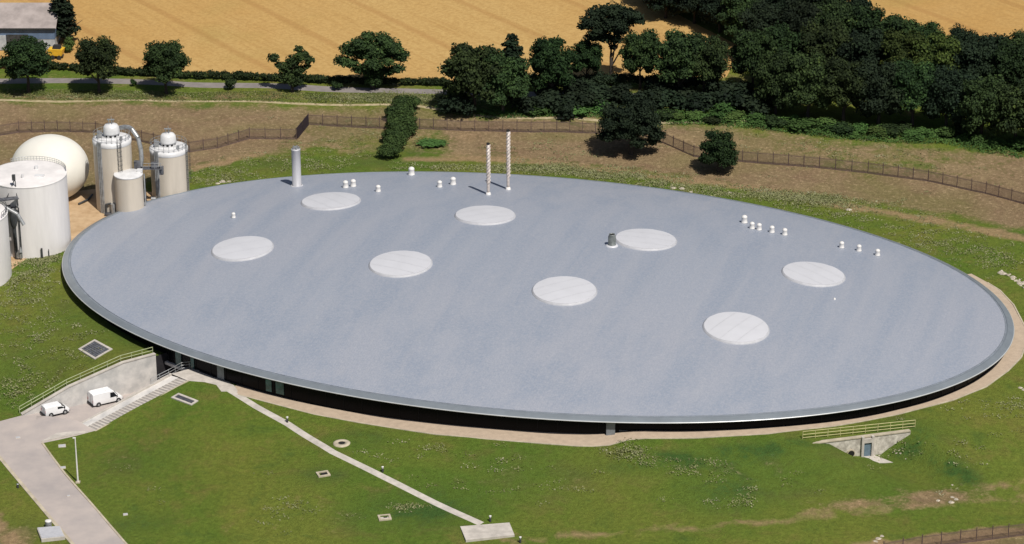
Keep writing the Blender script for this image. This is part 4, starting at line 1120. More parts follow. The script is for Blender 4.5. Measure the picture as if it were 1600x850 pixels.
b = MB().tube(tp(a + .62, 6.6, 0), tp(a + .62, 6.6, 1.6), .16, .16, 8).tube(tp(a + .8, 6.6, 0), tp(a + .8, 6.6, 1.2), .07, .07, 6)
b.build('standpipe', M['dark_steel'], big)
# second tank cut by the frame
pl = base_at((-89.49, 12.39, 1.90))
left = cyl_tank('storage_tank', 'pale tank cut off by the left edge in front of the wide tank', pl, 6.15, 10.4, 0.3, M['tank'], M['tank'], 3)
MB().path([(4.5, 4.2, 10.3), (7.2, 3.4, 9.0), (8.2, 3.0, 7.3)], .3, 8).build('overflow_pipe', M['steel'], left)
MB().box((4.6, 5.0, 10.9), (5.2, 1.3, .12), R(20)).build('walkway', M['grille'], left)
ring_rail(left, 6.1, 10.5, M['dark_steel'], 1.0, 14, R(-20), R(70))
# sphere
ps = (-82.08, 46.77, 2.20)
RSPH = 6.65
t = thing('gas_sphere', 'big cream gas holder sphere behind the tanks', 'gas holder', (ps[0], ps[1], gz(ps[0], ps[1])))
prof = [(RSPH * math.sin(q), 5.1 - 5.65 * math.cos(q)) for q in np.linspace(0.42, PI - .001, 40)]
MB().lathe((0, 0, 0), prof, 72).build('membrane', M['sphere'], t)
MB().lathe((0, 0, 0), [(3.2, -0.5), (3.2, .25), (2.8, .3), (2.6, .3)], 48).build('base_ring', M['concrete'], t)
MB().path([(5.2, -4.2, 0.1), (5.9, -3.4, 0.2), (6.6, -2.2, 0.2), (7.0, 0, .2)], .18, 8).build('gas_pipe', M['dark_steel'], t)
# silos
def silo(label, loc, rad, h, cage_side):
    t = thing('silo', label, 'silo', loc, 0, 'cream silos beside the oval roof')
    prof = [(rad, -1.0)]
    prof += [(rad, h - .75)]
    MB().lathe((0, 0, 0), prof, 48).build('shell', M['silo'], t)
    MB().lathe((0, 0, 0), [(rad + .04, h - .75), (rad + .07, h - .6), (rad + .07, h), (rad - .1, h + .05), (rad * .5, h + .45), (0, h + .6)], 48).build('lid', M['silo_top'], t)
    c = MB().lathe((0, 0, 0), [(1.22, h + .30), (1.22, h + .55), (1.22, h + .95)], 24)
    cup = c.build('cupola_base', M['black_hole'], t)
    b = MB()
    for k in range(10):
        q = 2 * PI * k / 10; b.box((1.25 * math.cos(q), 1.25 * math.sin(q), h + .72), (.10, .36, .52), q)
    b.build('cupola_leg', M['silo_top'], t)
    MB().lathe((0, 0, 0), [(1.15, h + .96), (1.42, h + .92), (1.42, h + 1.15), (1.30, h + 2.1), (1.05, h + 2.45), (.5, h + 2.6), (0, h + 2.63)], 24).build('cupola', M['silo_top'], t)
    b = MB()
    for k in range(5):
        q = 2 * PI * k / 5 + .3
        b.tube((.35 * math.cos(q), .35 * math.sin(q), h + 2.5), (.5 * math.cos(q), .5 * math.sin(q), h + 3.4), .05, .05, 5)
    b.tube((.1, 0, h + 2.6), (.1, 0, h + 3.9), .09, .05, 6).box((0, 0, h + 3.35), (1.2, .35, .12))
    b.build('cupola_vent', M['steel'], t)
    ring_rail(t, rad - .12, h + .05, M['steel'], 1.1, 22)
    b = MB().box((-1.9, -.6, h + .85), (.8, .6, .9)).box((-2.3, .8, h + .7), (.5, .5, .7)).tube((1.8, -1.6, h + .3), (1.8, -1.6, h + .9), .25, .25, 8)
    b.build('lid_equipment', M['steel'], t)
    aa = R(-122)
    b = MB()
    for w_ in (-.32, 0.0, .30):
        q = aa + w_ / rad
        b.tube((( rad + .18) * math.cos(q), (rad + .18) * math.sin(q), -.5), ((rad + .18) * math.cos(q), (rad + .18) * math.sin(q), h + .3), .13, .13, 8)
    b.build('riser_pipe', M['steel'], t)
    caged_ladder(t, R(-62) if cage_side < 0 else R(-20), rad, 5.0 if cage_side < 0 else 0.5, h, M['dark_steel'])
    return t
p1 = base_at((-70.45, 41.92, 2.10)); s1 = silo('left cream silo, the taller of the two with a capped white cupola', p1, 3.2, 12.4, -1)
p2 = base_at((-61.72, 47.69, 2.20)); s2 = silo('right cream silo with a white cupola beside the far left of the roof', p2, 3.22, 8.6, 1)
# caged spiral duct at the right of the left silo
b = MB()
pts = [(3.3 * math.cos(q) + .4, 3.3 * math.sin(q), 12.9 + 0.6 * math.sin(q * 2)) for q in np.linspace(R(80), R(30), 4)] + [(4.3, .8, 12.2), (4.7, 0.4, 10.5), (4.8, 0.2, 8.6), (4.6, 0.0, 7.4)]
b.path(pts, .38, 10); b.build('exhaust_duct', M['steel'], s1)
b = MB().box((5.9, 0.3, 6.9), (4.6, 1.1, .12)).box((4.1, -.2, 7.7), (1.1, .9, 1.3)).box((6.9, 0.2, 7.5), (1.0, .8, .9)).box((8.0, .6, 6.4), (.7, .7, 1.4))
b.build('gantry', M['grille'], s1)
b = MB()
for x_ in (4.0, 5.0, 6.0, 7.0, 8.0):
    b.tube((x_, -.2, 6.9), (x_, -.2, 7.95), .04, .04, 5)
b.tube((3.8, -.2, 7.95), (8.2, -.2, 7.95), .045, .045, 5).tube((3.8, -.2, 7.45), (8.2, -.2, 7.45), .045, .045, 5)
b.build('gantry_rail', M['steel'], s1)
# small tank between the silos
p3 = base_at((-67.49, 38.33, 2.00))
sm = cyl_tank('small_tank', 'short cream tank between the two silos close to the roof edge', p3, 2.38, 7.5, 0.35, M['silo'], M['silo_top'], 2)
MB().box((1.9, .6, 7.9), (.9, .7, .5)).build('lid_box', M['silo_top'], sm)
MB().tube((2.6, .3, -.5), (2.6, .3, 7.4), .13, .13, 8).build('side_pipe', M['steel'], sm)
# pumps and pipes between the silos
pq = base_at((-65.07, 43.41, 2.10))
t = thing('pump_skid', 'dark pump equipment standing in the shade between the short tank and right silo', 'pump', pq)
MB().box((0, 0, .15), (2.4, 1.6, .3)).build('skid', M['dark_steel'], t)
MB().tube((-.7, 0, .3), (-.7, 0, 2.6), .45, .45, 14).build('vessel', M['dark_steel'], t)
MB().tube((.5, 0, .9), (1.3, 0, .9), .35, .35, 12).build('motor', M['steel'], t)
pq = base_at((-72.12, 42.22, 2.10))
t = thing('pump_skid', 'blue-grey pump and pipes at the foot of the left silo', 'pump', (pq[0] + 1.6, pq[1] - 3.6, pq[2]))
MB().box((0, 0, .12), (2.6, 1.6, .24)).build('skid', M['grille'], t)
MB().tube((.2, -.2, .24), (.2, -.2, 1.9), .5, .5, 14).build('vessel', M['steel'], t)
MB().path([(-1.1, 0, .2), (-1.1, 0, 1.7), (-.2, -.1, 1.9)], .16, 8).build('pipe', M['dark_steel'], t)

# ---------------------------------------------------------------- fences
def g0_(p): return (p[0], p[1], gz(p[0], p[1]))
def fence(label, line, spacing=2.5, h=2.15, m=None):
    m = m or M['fence']
    line = [Vector((x, y, gz(x, y))) for x, y in xy(line)]
    t = thing('security_fence', label, 'fence', line[0])
    o0 = line[0]
    pw = 17
    b = MB()
    for k in range(pw):
        x_ = (k + .5) / pw
        b.box((x_, 0, h * .5 - .03), (.018, .018, h - .1))
    b.v = [(x, y, z) for x, y, z in b.v]
    b.box((.5, 0.02, .25), (1, .03, .07)); b.box((.5, 0.02, h - .3), (1, .03, .07))
    b.box((.5, 0, .06), (1, .05, .16))
    bay = b.mesh('fence_panel', m)
    post = MB().box((0, 0, h / 2), (.11, .11, h + .3)).mesh('post', m)
    for i in range(len(line) - 1):
        a, c = line[i], line[i + 1]; L = (c.xy - a.xy).length; k = max(1, round(L / spacing))
        for q in range(k):
            f0, f1 = a + (c - a) * q / k, a + (c - a) * (q + 1) / k
            f0 = Vector((f0.x, f0.y, gz(f0.x, f0.y))); f1 = Vector((f1.x, f1.y, gz(f1.x, f1.y)))
            d = f1 - f0
            place_mesh('post', post, t, f0 - o0, (0, 0, math.atan2(d.y, d.x)))
            place_mesh('fence_panel', bay, t, f0 - o0, (0, -math.atan2(d.z, d.xy.length), math.atan2(d.y, d.x)), (d.length, 1, 1))
    place_mesh('post', post, t, line[-1] - o0)
    return t
fence('dark brown security fence running behind the building from the silos to the right edge',
      [(-99.84, 72.19, 3.20), (-95.57, 74.20, 3.21), (-92.30, 75.50, 3.35), (-85.40, 75.90, 3.33), (-78.37, 75.37, 3.27), (-69.42, 70.50, 3.33), (-60.41, 65.68, 3.16), (-55.58, 67.55, 3.20), (-50.25, 72.13, 3.35), (-41.86, 72.29, 3.17), (-40.06, 78.44, 3.77), (-29.50, 76.94, 3.69), (-19.71, 75.99, 3.79), (-12.27, 75.44, 3.62), (0.46, 73.57, 4.05), (12.02, 73.56, 3.81),
       (20.06, 72.64, 3.90), (24.03, 68.84, 3.70), (29.19, 63.02, 3.30), (33.17, 61.59, 3.23), (37.62, 60.70, 3.20), (50.81, 57.24, 3.30), (59.07, 54.98, 3.20), (69.00, 50.93, 3.20), (78.20, 45.87, 2.90), (84.02, 41.33, 2.80), (89.61, 36.13, 2.64)])
ga, gb = (-41.76, 72.57, 3.19), (-40.06, 78.44, 3.77)
gt = thing('fence_gate', 'dark slanted close-barred gate panel in the fence just above the grey stack', 'gate', g0_(ga))
gd = Vector((gb[0] - ga[0], gb[1] - ga[1], gz(*gb[:2]) - gz(*ga[:2]))); gang = math.atan2(gd.y, gd.x)
for k in range(2):
    b = MB(); Lh = gd.length / 2 - .06
    for i in range(int(Lh / .16)):
        b.box((.08 + i * .16, 0, 1.15), (.11, .05, 2.2))
    b.box((Lh / 2, .05, .25), (Lh, .05, .1)).box((Lh / 2, .05, 2.1), (Lh, .05, .1))
    place_mesh('gate_leaf', b.mesh('gate_leaf', M['dark_gate']), gt, (gd.x * k / 2 - math.sin(gang) * -.12, gd.y * k / 2 - .12 * math.cos(gang), gd.z * k / 2), (0, -math.atan2(gd.z, gd.xy.length), gang))
fence('dark brown security fence cut by the bottom right corner', [(46.36, -72.70, -2.67), (51.74, -70.67, -2.71), (57.11, -69.11, -2.78), (66.06, -66.96, -2.77), (73.27, -65.34, -2.75)], 2.6, 2.0)

# ---------------------------------------------------------------- small things on the lawn
def framed_grille(label, corners, h, fr=0.35, name='light_well', cat='light well', bars=7):
    c = [sum(p[k] for p in corners) / 4 for k in range(2)]
    zc = max(gz(p[0], p[1]) for p in corners)
    t = thing(name, label, cat, (c[0], c[1], gz(*c)))
    P = [Vector((p[0] - c[0], p[1] - c[1], 0)) for p in corners]
    zs = [gz(p[0], p[1]) - gz(*c) + h for p in corners]
    L1 = (P[1] - P[0]).length; L2 = (P[2] - P[1]).length
    def pt_(u, v, dz=0):
        q = (P[0] * (1 - u) + P[1] * u) * (1 - v) + (P[3] * (1 - u) + P[2] * u) * v
        z = (zs[0] * (1 - u) + zs[1] * u) * (1 - v) + (zs[3] * (1 - u) + zs[2] * u) * v
        return (q.x, q.y, z + dz)
    fu, fv = fr / L1, fr / L2
    b = MB()
    for (u0, u1, v0, v1) in ((0, 1, 0, fv), (0, 1, 1 - fv, 1), (0, fu, fv, 1 - fv), (1 - fu, 1, fv, 1 - fv)):
        b.hexa([pt_(u0, v0, -.9), pt_(u1, v0, -.9), pt_(u1, v1, -.9), pt_(u0, v1, -.9), pt_(u0, v0), pt_(u1, v0), pt_(u1, v1), pt_(u0, v1)])
    b.build('frame', M['concrete'], t)
    b = MB(); b.add([pt_(fu, fv, -.10), pt_(1 - fu, fv, -.10), pt_(1 - fu, 1 - fv, -.10), pt_(fu, 1 - fv, -.10)], [(0, 1, 2, 3)])
    b.build('grating', M['grille'], t)
    for k in range(bars):
        u = fu + (1 - 2 * fu) * (k + .5) / bars
        b = MB().hexa([pt_(u - .01, fv, -.09), pt_(u + .01, fv, -.09), pt_(u + .01, 1 - fv, -.09), pt_(u - .01, 1 - fv, -.09), pt_(u - .01, fv, -.03), pt_(u + .01, fv, -.03), pt_(u + .01, 1 - fv, -.03), pt_(u - .01, 1 - fv, -.03)])
        b.build('bar', M['barm'], t)
    return t
framed_grille('square light well with pale frame and dark grating on the bank above the retaining wall', [(-69.01, -13.46, 0.54), (-66.81, -10.92, 1.00), (-63.53, -14.90, 1.19), (-65.82, -18.08, 0.94)], .12, .36)
framed_grille('oblong light well with a pale frame in the lawn below the stairs', [(-53.33, -27.91, -0.78), (-52.29, -26.91, -0.52), (-49.05, -29.87, -0.37), (-49.96, -31.09, -0.52)], .14, .34)
def lathe_thing(name, label, cat, loc, parts, group=None):
    t = thing(name, label, cat, loc, 0, group)
    for nme, prof, m, n in parts: MB().lathe((0, 0, 0), prof, n).build(nme, m, t)
    return t
def g_(p): return (p[0], p[1], gz(p[0], p[1]))
lathe_thing('manhole', 'round manhole with a wide pale concrete ring and dark opening above the footpath', 'manhole', g_((-27.25, -43.20, -0.68)),
            [('ring', [(1.25, -.3), (1.22, .10), (1.0, .16), (.52, .14), (.50, -.1)], M['kerb'], 28), ('opening', [(.515, .10), (0.0, .10)], M['black_hole'], 20)])
for lb, p, rz in (('square manhole with a pale frame and dark opening left of the footpath', (-29.36, -51.99, -1.11), .35), ('square manhole in the dark grass near the bottom of the footpath', (-20.32, -63.34, -1.96), .2)):
    t = thing('manhole', lb, 'manhole', g_(p), rz)
    b = MB()
    for s in (-1, 1): b.box((s * .72, 0, .04), (.3, 1.5, .22)); b.box((0, s * .62, .04), (1.14, .26, .22))
    b.build('frame', M['kerb'], t)
    MB().box((0.12, .08, .02), (.8 if rz > .3 else .5, .6 if rz > .3 else .3, .05)).build('opening', M['black_hole'], t)
    if rz < .3: MB().box((0, 0, .0), (1.1, 1.0, .05)).build('lid', M['concrete'], t)
for lb, p, s in (('flat pale drain cover on the grass by the foot of the stairs', (-67.90, -38.86, -3.24), 1.0), ('small pale drain cover beside the right kerb of the driveway', (-66.78, -45.78, -3.25), .8),
                 ('tiny pale drain cover on the lawn right of the driveway', (-55.98, -60.49, -2.97), .6), ('pale drain cover in the middle of the driveway junction', (-74.64, -36.52, -3.06), .7), ('pale cover set in the driveway below the lamp post', (-64.66, -54.61, -3.16), .45)):
    t = thing('drain_cover', lb, 'drain cover', g_(p), .2)
    MB().box((0, 0, .03), (1.1 * s, .9 * s, .12), 0, .96).build('frame', M['concrete'], t)
    MB().box((0, 0, .095), (.8 * s, .6 * s, .02)).build('lid', M['joint'], t)
for lb, p in (('black bollard light with a white cap, highest of those along the diagonal footpath', (-35.48, -36.64, -0.52)), ('black bollard light with a white cap halfway along the diagonal footpath', (-21.07, -51.47, -1.07)),
              ('black bollard light with a white cap just above the concrete slab', (-5.95, -64.34, -2.01)), ('black bollard light with a white cap at the bottom edge right of the slab', (-1.89, -69.88, -2.26))):
    t = thing('bollard_light', lb, 'bollard', g_(p), 0, 'bollard lights along the footpath')
    MB().lathe((0, 0, 0), [(.14, -.2), (.14, .62), (.0, .62)], 12).build('post', M['rubber'], t)
    MB().lathe((0, 0, 0), [(.12, .62), (.12, .80)], 12).build('lens', M['clear_lens'], t)
    MB().lathe((0, 0, 0), [(.15, .80), (.19, .82), (.17, .90), (0, .94)], 12).build('cap', M['white_metal'], t)
p = g_((-72.12, -51.99, -3.21)); t = thing('bollard_light', 'short dark bollard on the grass left of the driveway', 'bollard', p)
MB().lathe((0, 0, 0), [(.16, -.2), (.16, .5), (0, .5)], 12).build('post', M['rubber'], t); MB().lathe((0, 0, 0), [(.16, .5), (.2, .52), (.17, .6), (0, .62)], 12).build('cap', M['steel'], t)
# lamp post
p = g_((-63.91, -50.55, -3.15)); t = thing('lamp_post', 'tall slim pale lamp post on the lawn beside the driveway', 'lamp post', p)
MB().tube((0, 0, 0), (0, 0, 6.9), .125, .075, 12).build('column', M['rail'] if False else M['white_metal'], t)
MB().box((0, 0, .06), (.62, .62, .22)).build('base', M['kerb'], t)
MB().box((-.12, .04, 6.95), (.42, .2, .1)).build('lantern', M['white_metal'], t)
# concrete box and ribbed cap by the driveway
cs = [(-67.46, -64.59, -3.25), (-64.40, -64.08, -3.23), (-63.26, -67.12, -3.27), (-66.35, -67.81, -3.29)]
zz = gz(cs[0][0], cs[0][1])
t = thing('concrete_chamber', 'pale concrete chamber slab beside the driveway in the bottom left corner', 'slab', (cs[0][0], cs[0][1], zz))
MB().prism([(q[0] - cs[0][0], q[1] - cs[0][1]) for q in cs], -.6, .42).build('chamber', M['concrete'], t)
MB().prism([((q[0] - cs[0][0]) * .94 + .1, (q[1] - cs[0][1]) * .94 - .05) for q in cs], .422, .50).build('cover', M['joint'], t)
lathe_thing('vent_cylinder', 'small ribbed grey cylinder behind the concrete chamber slab', 'vent', g_((-66.03, -63.70, -3.24)),
            [('casing', [(.42, -.2), (.42, .25), (.46, .27), (.42, .31), (.42, .5), (.46, .52), (.42, .56), (.42, .75), (.46, .77), (.42, .81), (.40, .98)], M['steel'], 20), ('lid', [(.44, .96), (.44, 1.04), (.3, 1.1), (0, 1.12)], M['white_metal'], 20)])

# ---------------------------------------------------------------- barn and yellow machines
pb = g_((-91.12, 114.30, 6.27))
ba = thing('barn', 'large barn with a grey roof and blue-grey cladding in the top left corner', 'barn', pb, R(0))
BL, BW, BH, BR = 24.0, 12.0, 4.5, 2.9        # extends to the left (-x) and away (+y)
MB().hexa([(-BL, 0, -.5), (-.3, 0, -.5), (-.3, BW, -.5), (-BL, BW, -.5), (-BL, 0, 2.2), (-.3, 0, 2.2), (-.3, BW, 2.2), (-BL, BW, 2.2)]).build('lower_wall', M['barn_low'], ba)
b = MB().hexa([(-BL, -.05, 2.2), (-.25, -.05, 2.2), (-.25, BW + .05, 2.2), (-BL, BW + .05, 2.2), (-BL, -.05, BH), (-.25, -.05, BH), (-.25, BW + .05, BH), (-BL, BW + .05, BH)])
b.add([(-.25, -.05, BH), (-.25, BW + .05, BH), (-.25, BW / 2, BH + BR), (-BL, -.05, BH), (-BL, BW + .05, BH), (-BL, BW / 2, BH + BR)], [(0, 1, 2), (3, 5, 4)])
b.build('cladding', M['barn_wall'], ba)
b = MB()
for s in (0, 1):
    y0, y1 = (-.5, BW / 2) if s == 0 else (BW + .5, BW / 2)
    b.add([(-BL - .3, y0, BH - .1), (.15, y0, BH - .1), (.15, y1, BH + BR + .1), (-BL - .3, y1, BH + BR + .1), (-BL - .3, y0, BH + .08), (.15, y0, BH + .08), (.15, y1, BH + BR + .28), (-BL - .3, y1, BH + BR + .28)],
          [(0,3,2,1),(4,5,6,7),(0,1,5,4),(1,2,6,5),(2,3,7,6),(3,0,4,7)])
rf_ = b.build('roof', M['barn_roof'], ba)
for x_ in (-4.6, -10.8, -16.5):
    MB().hexa([(x_ - .5, 3.6, BH + 1.75 + .0), (x_ + .5, 3.6, BH + 1.75), (x_ + .5, 4.8, BH + 2.25), (x_ - .5, 4.8, BH + 2.25), (x_ - .5, 3.6, BH + 1.88), (x_ + .5, 3.6, BH + 1.88), (x_ + .5, 4.8, BH + 2.38), (x_ - .5, 4.8, BH + 2.38)]).build('rooflight', M['grey_panel'], rf_)
MB().box((-.15, BW / 2, BH / 2 + .6), (.12, .3, BH)).build('drainpipe', M['barn_low'], ba)
MB().box((-11.2, -.10, 1.5), (3.0, .12, 3.0)).build('door', M['barn_low'], ba)
MB().box((-7.5, -.10, 1.6), (4.2, .10, 3.1)).build('dark_door', M['dark_steel'], ba)
MB().box((-BL/2, -.56, BH - .03), (BL, .12, .16)).build('gutter', M['dark_steel'], ba)
for lb, p, fl in (('yellow tipping trailer partly hidden by the tree in front of the barn', (-98.08, 109.78, 5.95), 1), ('yellow skip with a black cab top at the corner of the barn', (-90.33, 109.80, 6.07), -1)):
    t = thing('yellow_trailer', lb, 'trailer', g_(p), R(8) * fl, 'yellow machines in front of the barn')
    b = MB().hexa([(-1.2, -.8, .7), (1.0, -.8, .7), (1.0, .8, .7), (-1.2, .8, .7), (-1.6, -.95, 2.0), (1.35, -.95, 2.0), (1.35, .95, 2.0), (-1.6, .95, 2.0)])
    b.build('hopper', M['yellow'], t)
    for x_ in (-.7, .6):
        for y_ in (-.85, .85): MB().tube((x_, y_ - .12, .42), (x_, y_ + .12, .42), .42, .42, 14).build('wheel', M['rubber'], t)
    MB().box((0, 0, .62), (2.4, .7, .15)).build('chassis', M['dark_steel'], t)
    if fl < 0: MB().box((0, 0, 2.3), (1.6, 1.2, .7), 0, .8).build('cab', M['rubber'], t)

# ---------------------------------------------------------------- trees
def leaf_mesh(name, lobes, n, size, seed, m, core=0.74, flat=0.0, thin=0.0):
    """Foliage as thousands of small leaf clumps spread over and through overlapping lobes. lobes: (x, y, z, r, squash)"""
    g = np.random.default_rng(seed)
    L = np.array(lobes, float)
    wts = L[:, 3] ** 2; wts /= wts.sum()
    k = g.choice(len(L), n, p=wts)
    d = g.normal(size=(n, 3)); d /= np.linalg.norm(d, axis=1)[:, None]
    d[:, 2] = np.where(d[:, 2] < -0.35, -d[:, 2] * .6, d[:, 2])
    # bumpy radius so that each lobe is lumpy itself
    ph = g.uniform(0, 6.28, (len(L), 3))
    lump = 0.13 * np.sin(d[:, 0] * 5 + ph[k, 0]) * np.sin(d[:, 1] * 5 + ph[k, 1]) + 0.10 * np.sin(d[:, 2] * 7 + d[:, 0] * 4 + ph[k, 2])
    rr = L[k, 3] * (1.0 + lump) * (1 - 0.42 * g.random(n) ** 2.0)
    P = np.c_[L[k, 0], L[k, 1], L[k, 2]] + d * rr[:, None] * np.c_[np.ones(n), np.ones(n), L[k, 4]]
    # drop leaves buried inside another lobe
    keep = np.ones(n, bool)
    for i, q in enumerate(L):
        dd = (P - q[:3]) / (q[3] * np.array([1, 1, q[4]]))
        keep &= ~((np.linalg.norm(dd, axis=1) < 0.60) & (k != i))
    if thin > 0: keep &= g.random(n) > thin * (np.sin(P[:, 0] * 2.1 + seed) * np.sin(P[:, 1] * 1.9) * np.sin(P[:, 2] * 2.3) > 0)
    P, d, k = P[keep], d[keep], k[keep]; n = len(P)
    nr = d + g.normal(size=(n, 3)) * 0.75; nr[:, 2] += 0.65; nr /= np.linalg.norm(nr, axis=1)[:, None]
    u = np.cross(nr, g.normal(size=(n, 3))); u /= np.linalg.norm(u, axis=1)[:, None]
    v = np.cross(nr, u)
    s = size * g.uniform(0.55, 1.35, n)[:, None]
    a = g.uniform(.55, 1.0, n)[:, None]
    bend = nr * s * 0.3
    V = np.stack([P - u * s, P - v * s * a + bend, P + u * s * .9, P + v * s * a + bend * .6], 1).reshape(-1, 3)
    F = np.arange(4 * n).reshape(-1, 4)
    lob_t = g.uniform(-.16, .16, len(L))
    cl = np.sin(P[:, 0] * 1.7 + seed) * np.sin(P[:, 1] * 1.5 + 2 * seed) * np.sin(P[:, 2] * 1.9)
    tint = np.clip(0.42 + lob_t[k] + 0.22 * cl + g.normal(0, .15, n), 0, 1)
    # inner core so that the crown is not see-through
    vs, fs = [], []
    cb = MB()
    for q in L:
        cr = q[3] * core * 0.86
        prof = [(cr * math.sin(a_), -cr * q[4] * math.cos(a_)) for a_ in np.linspace(0.01, PI - .01, 6)]
        cb.lathe((q[0], q[1], q[2]), prof, 8, False)
    CV = np.array(cb.v) + g.normal(0, .12, (len(cb.v), 3)); CF = [tuple(i + len(V) for i in f) for f in cb.f]
    me = bpy.data.meshes.new(name)
    me.from_pydata(np.r_[V, CV].tolist(), [], F.tolist() + CF)
    at_ = me.attributes.new('tint', 'FLOAT', 'FACE')
    at_.data.foreach_set('value', np.r_[tint, np.full(len(CF), .12)].astype(np.float32))  # core faces get a dark tint, painting the shade inside the crown
    me.materials.append(m)
    me.update()
    return me
def trunk_mesh(name, h, r, seed, limbs=5, spread=0.35, lean=0.0):
    g = random.Random(seed)
    b = MB(); pts = []; p = Vector((0, 0, -0.5)); 
    for k in range(6):
        pts.append(p.copy()); p = p + Vector((g.uniform(-.12, .12) + lean * .3, g.uniform(-.12, .12), h * .13 + (.5 if k == 0 else 0)))
    for k in range(5): b.tube(pts[k], pts[k + 1], r * (1.25 if k == 0 else 1 - k * .15), r * (1 - (k + 1) * .15), 8, False)
    for k in range(limbs):
        a = 2 * PI * k / limbs + g.uniform(-.4, .4); s = pts[g.choice((2, 3, 4))]
        m1 = s + Vector((math.cos(a) * h * spread * .5, math.sin(a) * h * spread * .5, h * .16))
        m2 = m1 + Vector((math.cos(a + .3) * h * spread * .45, math.sin(a + .3) * h * spread * .45, h * .15))
        b.tube(s, m1, r * .45, r * .28, 6, False); b.tube(m1, m2, r * .28, r * .1, 6, False)
    return b.mesh(name, M['bark'])
def lobes_round(seed, n, R_, H0, H1, rmin, rmax):
    g = random.Random(seed); out = []
    zc = (H0 + H1) / 2
    out.append((0, 0, zc, (H1 - H0) * .40, .95))
    for i in range(n):
        a = 2.399963 * i + g.uniform(-.3, .3)
        f = (i + .5) / n
        z = H0 + (H1 - H0) * (0.22 + .66 * f)
        env = math.sqrt(max(0.05, 1 - ((z - zc) / ((H1 - H0) * .56)) ** 2))
        r = g.uniform(rmin, rmax)
        d = max(0, R_ * env - r * .85) * g.uniform(.75, 1.08)
        out.append((math.cos(a) * d, math.sin(a) * d, z, r, g.uniform(.72, .92)))
    return out
# archetypes: about 10 m tall
ARCH = {}
def arch(key, lobes, n, size, seed, m, th, tr, **kw):
    ARCH[key] = (trunk_mesh('trunk', th, tr, seed, spread=kw.pop('spread', .35)), leaf_mesh('crown', lobes, n, size, seed, m, **kw))
for i in range(6):
    arch('oak%d' % i, lobes_round(40 + i, 18, 5.0, 1.9, 10.0, 1.35, 2.2), 9000, .205, 11 + i, M['leaf'], 8.0, .36)
for i in range(4):
    arch('wood%d' % i, lobes_round(70 + i, 15, 5.0, 0.2, 10.0, 1.5, 2.4), 9000, .215, 31 + i, M['leaf'] if i % 2 == 0 else M['leaf_dark'], 8.0, .34)
arch('broad', [(-4.8,0,4.9,1.5,.75),(-3.4,.6,6.6,1.9,.8),(-3.5,-1,4.8,1.6,.7),(-1.7,-.8,8.0,1.8,.8),(0,0,6.6,2.5,.85),(1.6,.8,8.2,1.9,.8),(3.3,-.3,7.3,1.9,.8),(4.6,.4,5.6,1.6,.8),(4.2,-1,3.9,1.3,.7),(.2,-1.9,5.0,1.6,.7),(-1.8,1.5,5.6,1.7,.8),(2.2,1.6,5.3,1.7,.8),(-.6,.2,9.1,1.3,.8),(2.6,-1.4,5.2,1.3,.7),(-.8,0,3.2,1.7,.9),(1.2,.3,2.8,1.6,.9),(0.3,-.6,1.6,1.4,.8),(-2.3,0,3.4,1.2,.7),(2.8,0,3.0,1.2,.7)], 12000, .20, 5, M['leaf'], 7.5, .42, thin=.2, spread=.4)
arch('sparse', [(-3.3,0,6.6,1.15,.9),(-2.5,.2,5.2,.8,.9),(-1.0,0,4.6,1.5,1.0),(.4,.1,5.9,1.6,.9),(1.9,0,7.0,1.5,.85),(3.2,0,6.2,1.1,.9),(1.4,.2,8.3,.9,.8),(2.8,.1,5.0,.7,.9),(-.6,0,3.0,1.6,1.1),(.6,0,2.3,1.5,1.1),(1.0,.2,4.2,1.5,1)], 3600, .25, 9, M['leaf'], 7.5, .33, thin=.5)
arch('pine', [(-3.4,0,12.1,1.7,.8),(-1.9,.8,13.3,1.9,.75),(0,0,13.9,2.0,.75),(1.8,-.5,13.4,1.9,.75),(3.3,.3,12.3,1.6,.75),(-2.6,-1,10.8,1.3,.8),(0,-1,12.0,2.1,.7),(2.3,1,11.3,1.6,.75),(1.0,.2,10.0,1.3,.9),(-1.2,.4,10.5,1.3,.8),(4.4,0,11.7,.9,.6),(-4.3,.2,11.3,1.0,.7),(-3.0,0,9.3,1.3,.8),(-1.4,.2,9.0,1.5,.8),(.6,-.2,8.6,1.2,.9),(1.6,.2,10.2,1.4,.8),(-.4,0,11.3,2.1,.8),(0.3,0,7.2,.7,.9)], 10000, .2, 21, M['leaf_dark'], 13.5, .34, spread=.16)
arch('lit0', lobes_round(95, 17, 5.0, 0.8, 10.0, 1.3, 2.1), 9500, .205, 45, M['leaf_lit'], 8.0, .34)
arch('yew', lobes_round(90, 22, 5.6, 0.5, 9.3, 1.2, 2.1) + [(-4.6, -.5, 3.4, 1.5, .8), (4.4, -.6, 3.6, 1.5, .8), (-.5, 0, 9.6, 1.2, 1.3)], 12000, .19, 41, M['leaf_dark'], 7.5, .4)
arch('cypress', [(0,0,2.2,1.6,1.1),(0.1,0,4.2,1.5,1.2),(-.1,0,6.2,1.3,1.2),(0,.1,8.0,1.0,1.3),(0,0,9.4,.6,1.4)], 2400, .24, 51, M['leaf_dark'], 7.0, .25)
for i in range(4):
    arch('bush%d' % i, [(rnd.uniform(-.8, .8), rnd.uniform(-.8, .8), rnd.uniform(.5, 1.5), rnd.uniform(.6, .95), .9) for _ in range(6)], 700, .15, 60 + i, (M['leaf'], M['leaf_bright'], M['leaf_bright'], M['leaf_dark'])[i], 1.2, .07)
NAME = {'lit': 'broadleaf_tree', 'oak': 'broadleaf_tree', 'wood': 'broadleaf_tree', 'broad': 'broadleaf_tree', 'sparse': 'broadleaf_tree', 'pine': 'pine_tree', 'yew': 'evergreen_tree', 'cypress': 'conifer_tree', 'bush': 'bush'}
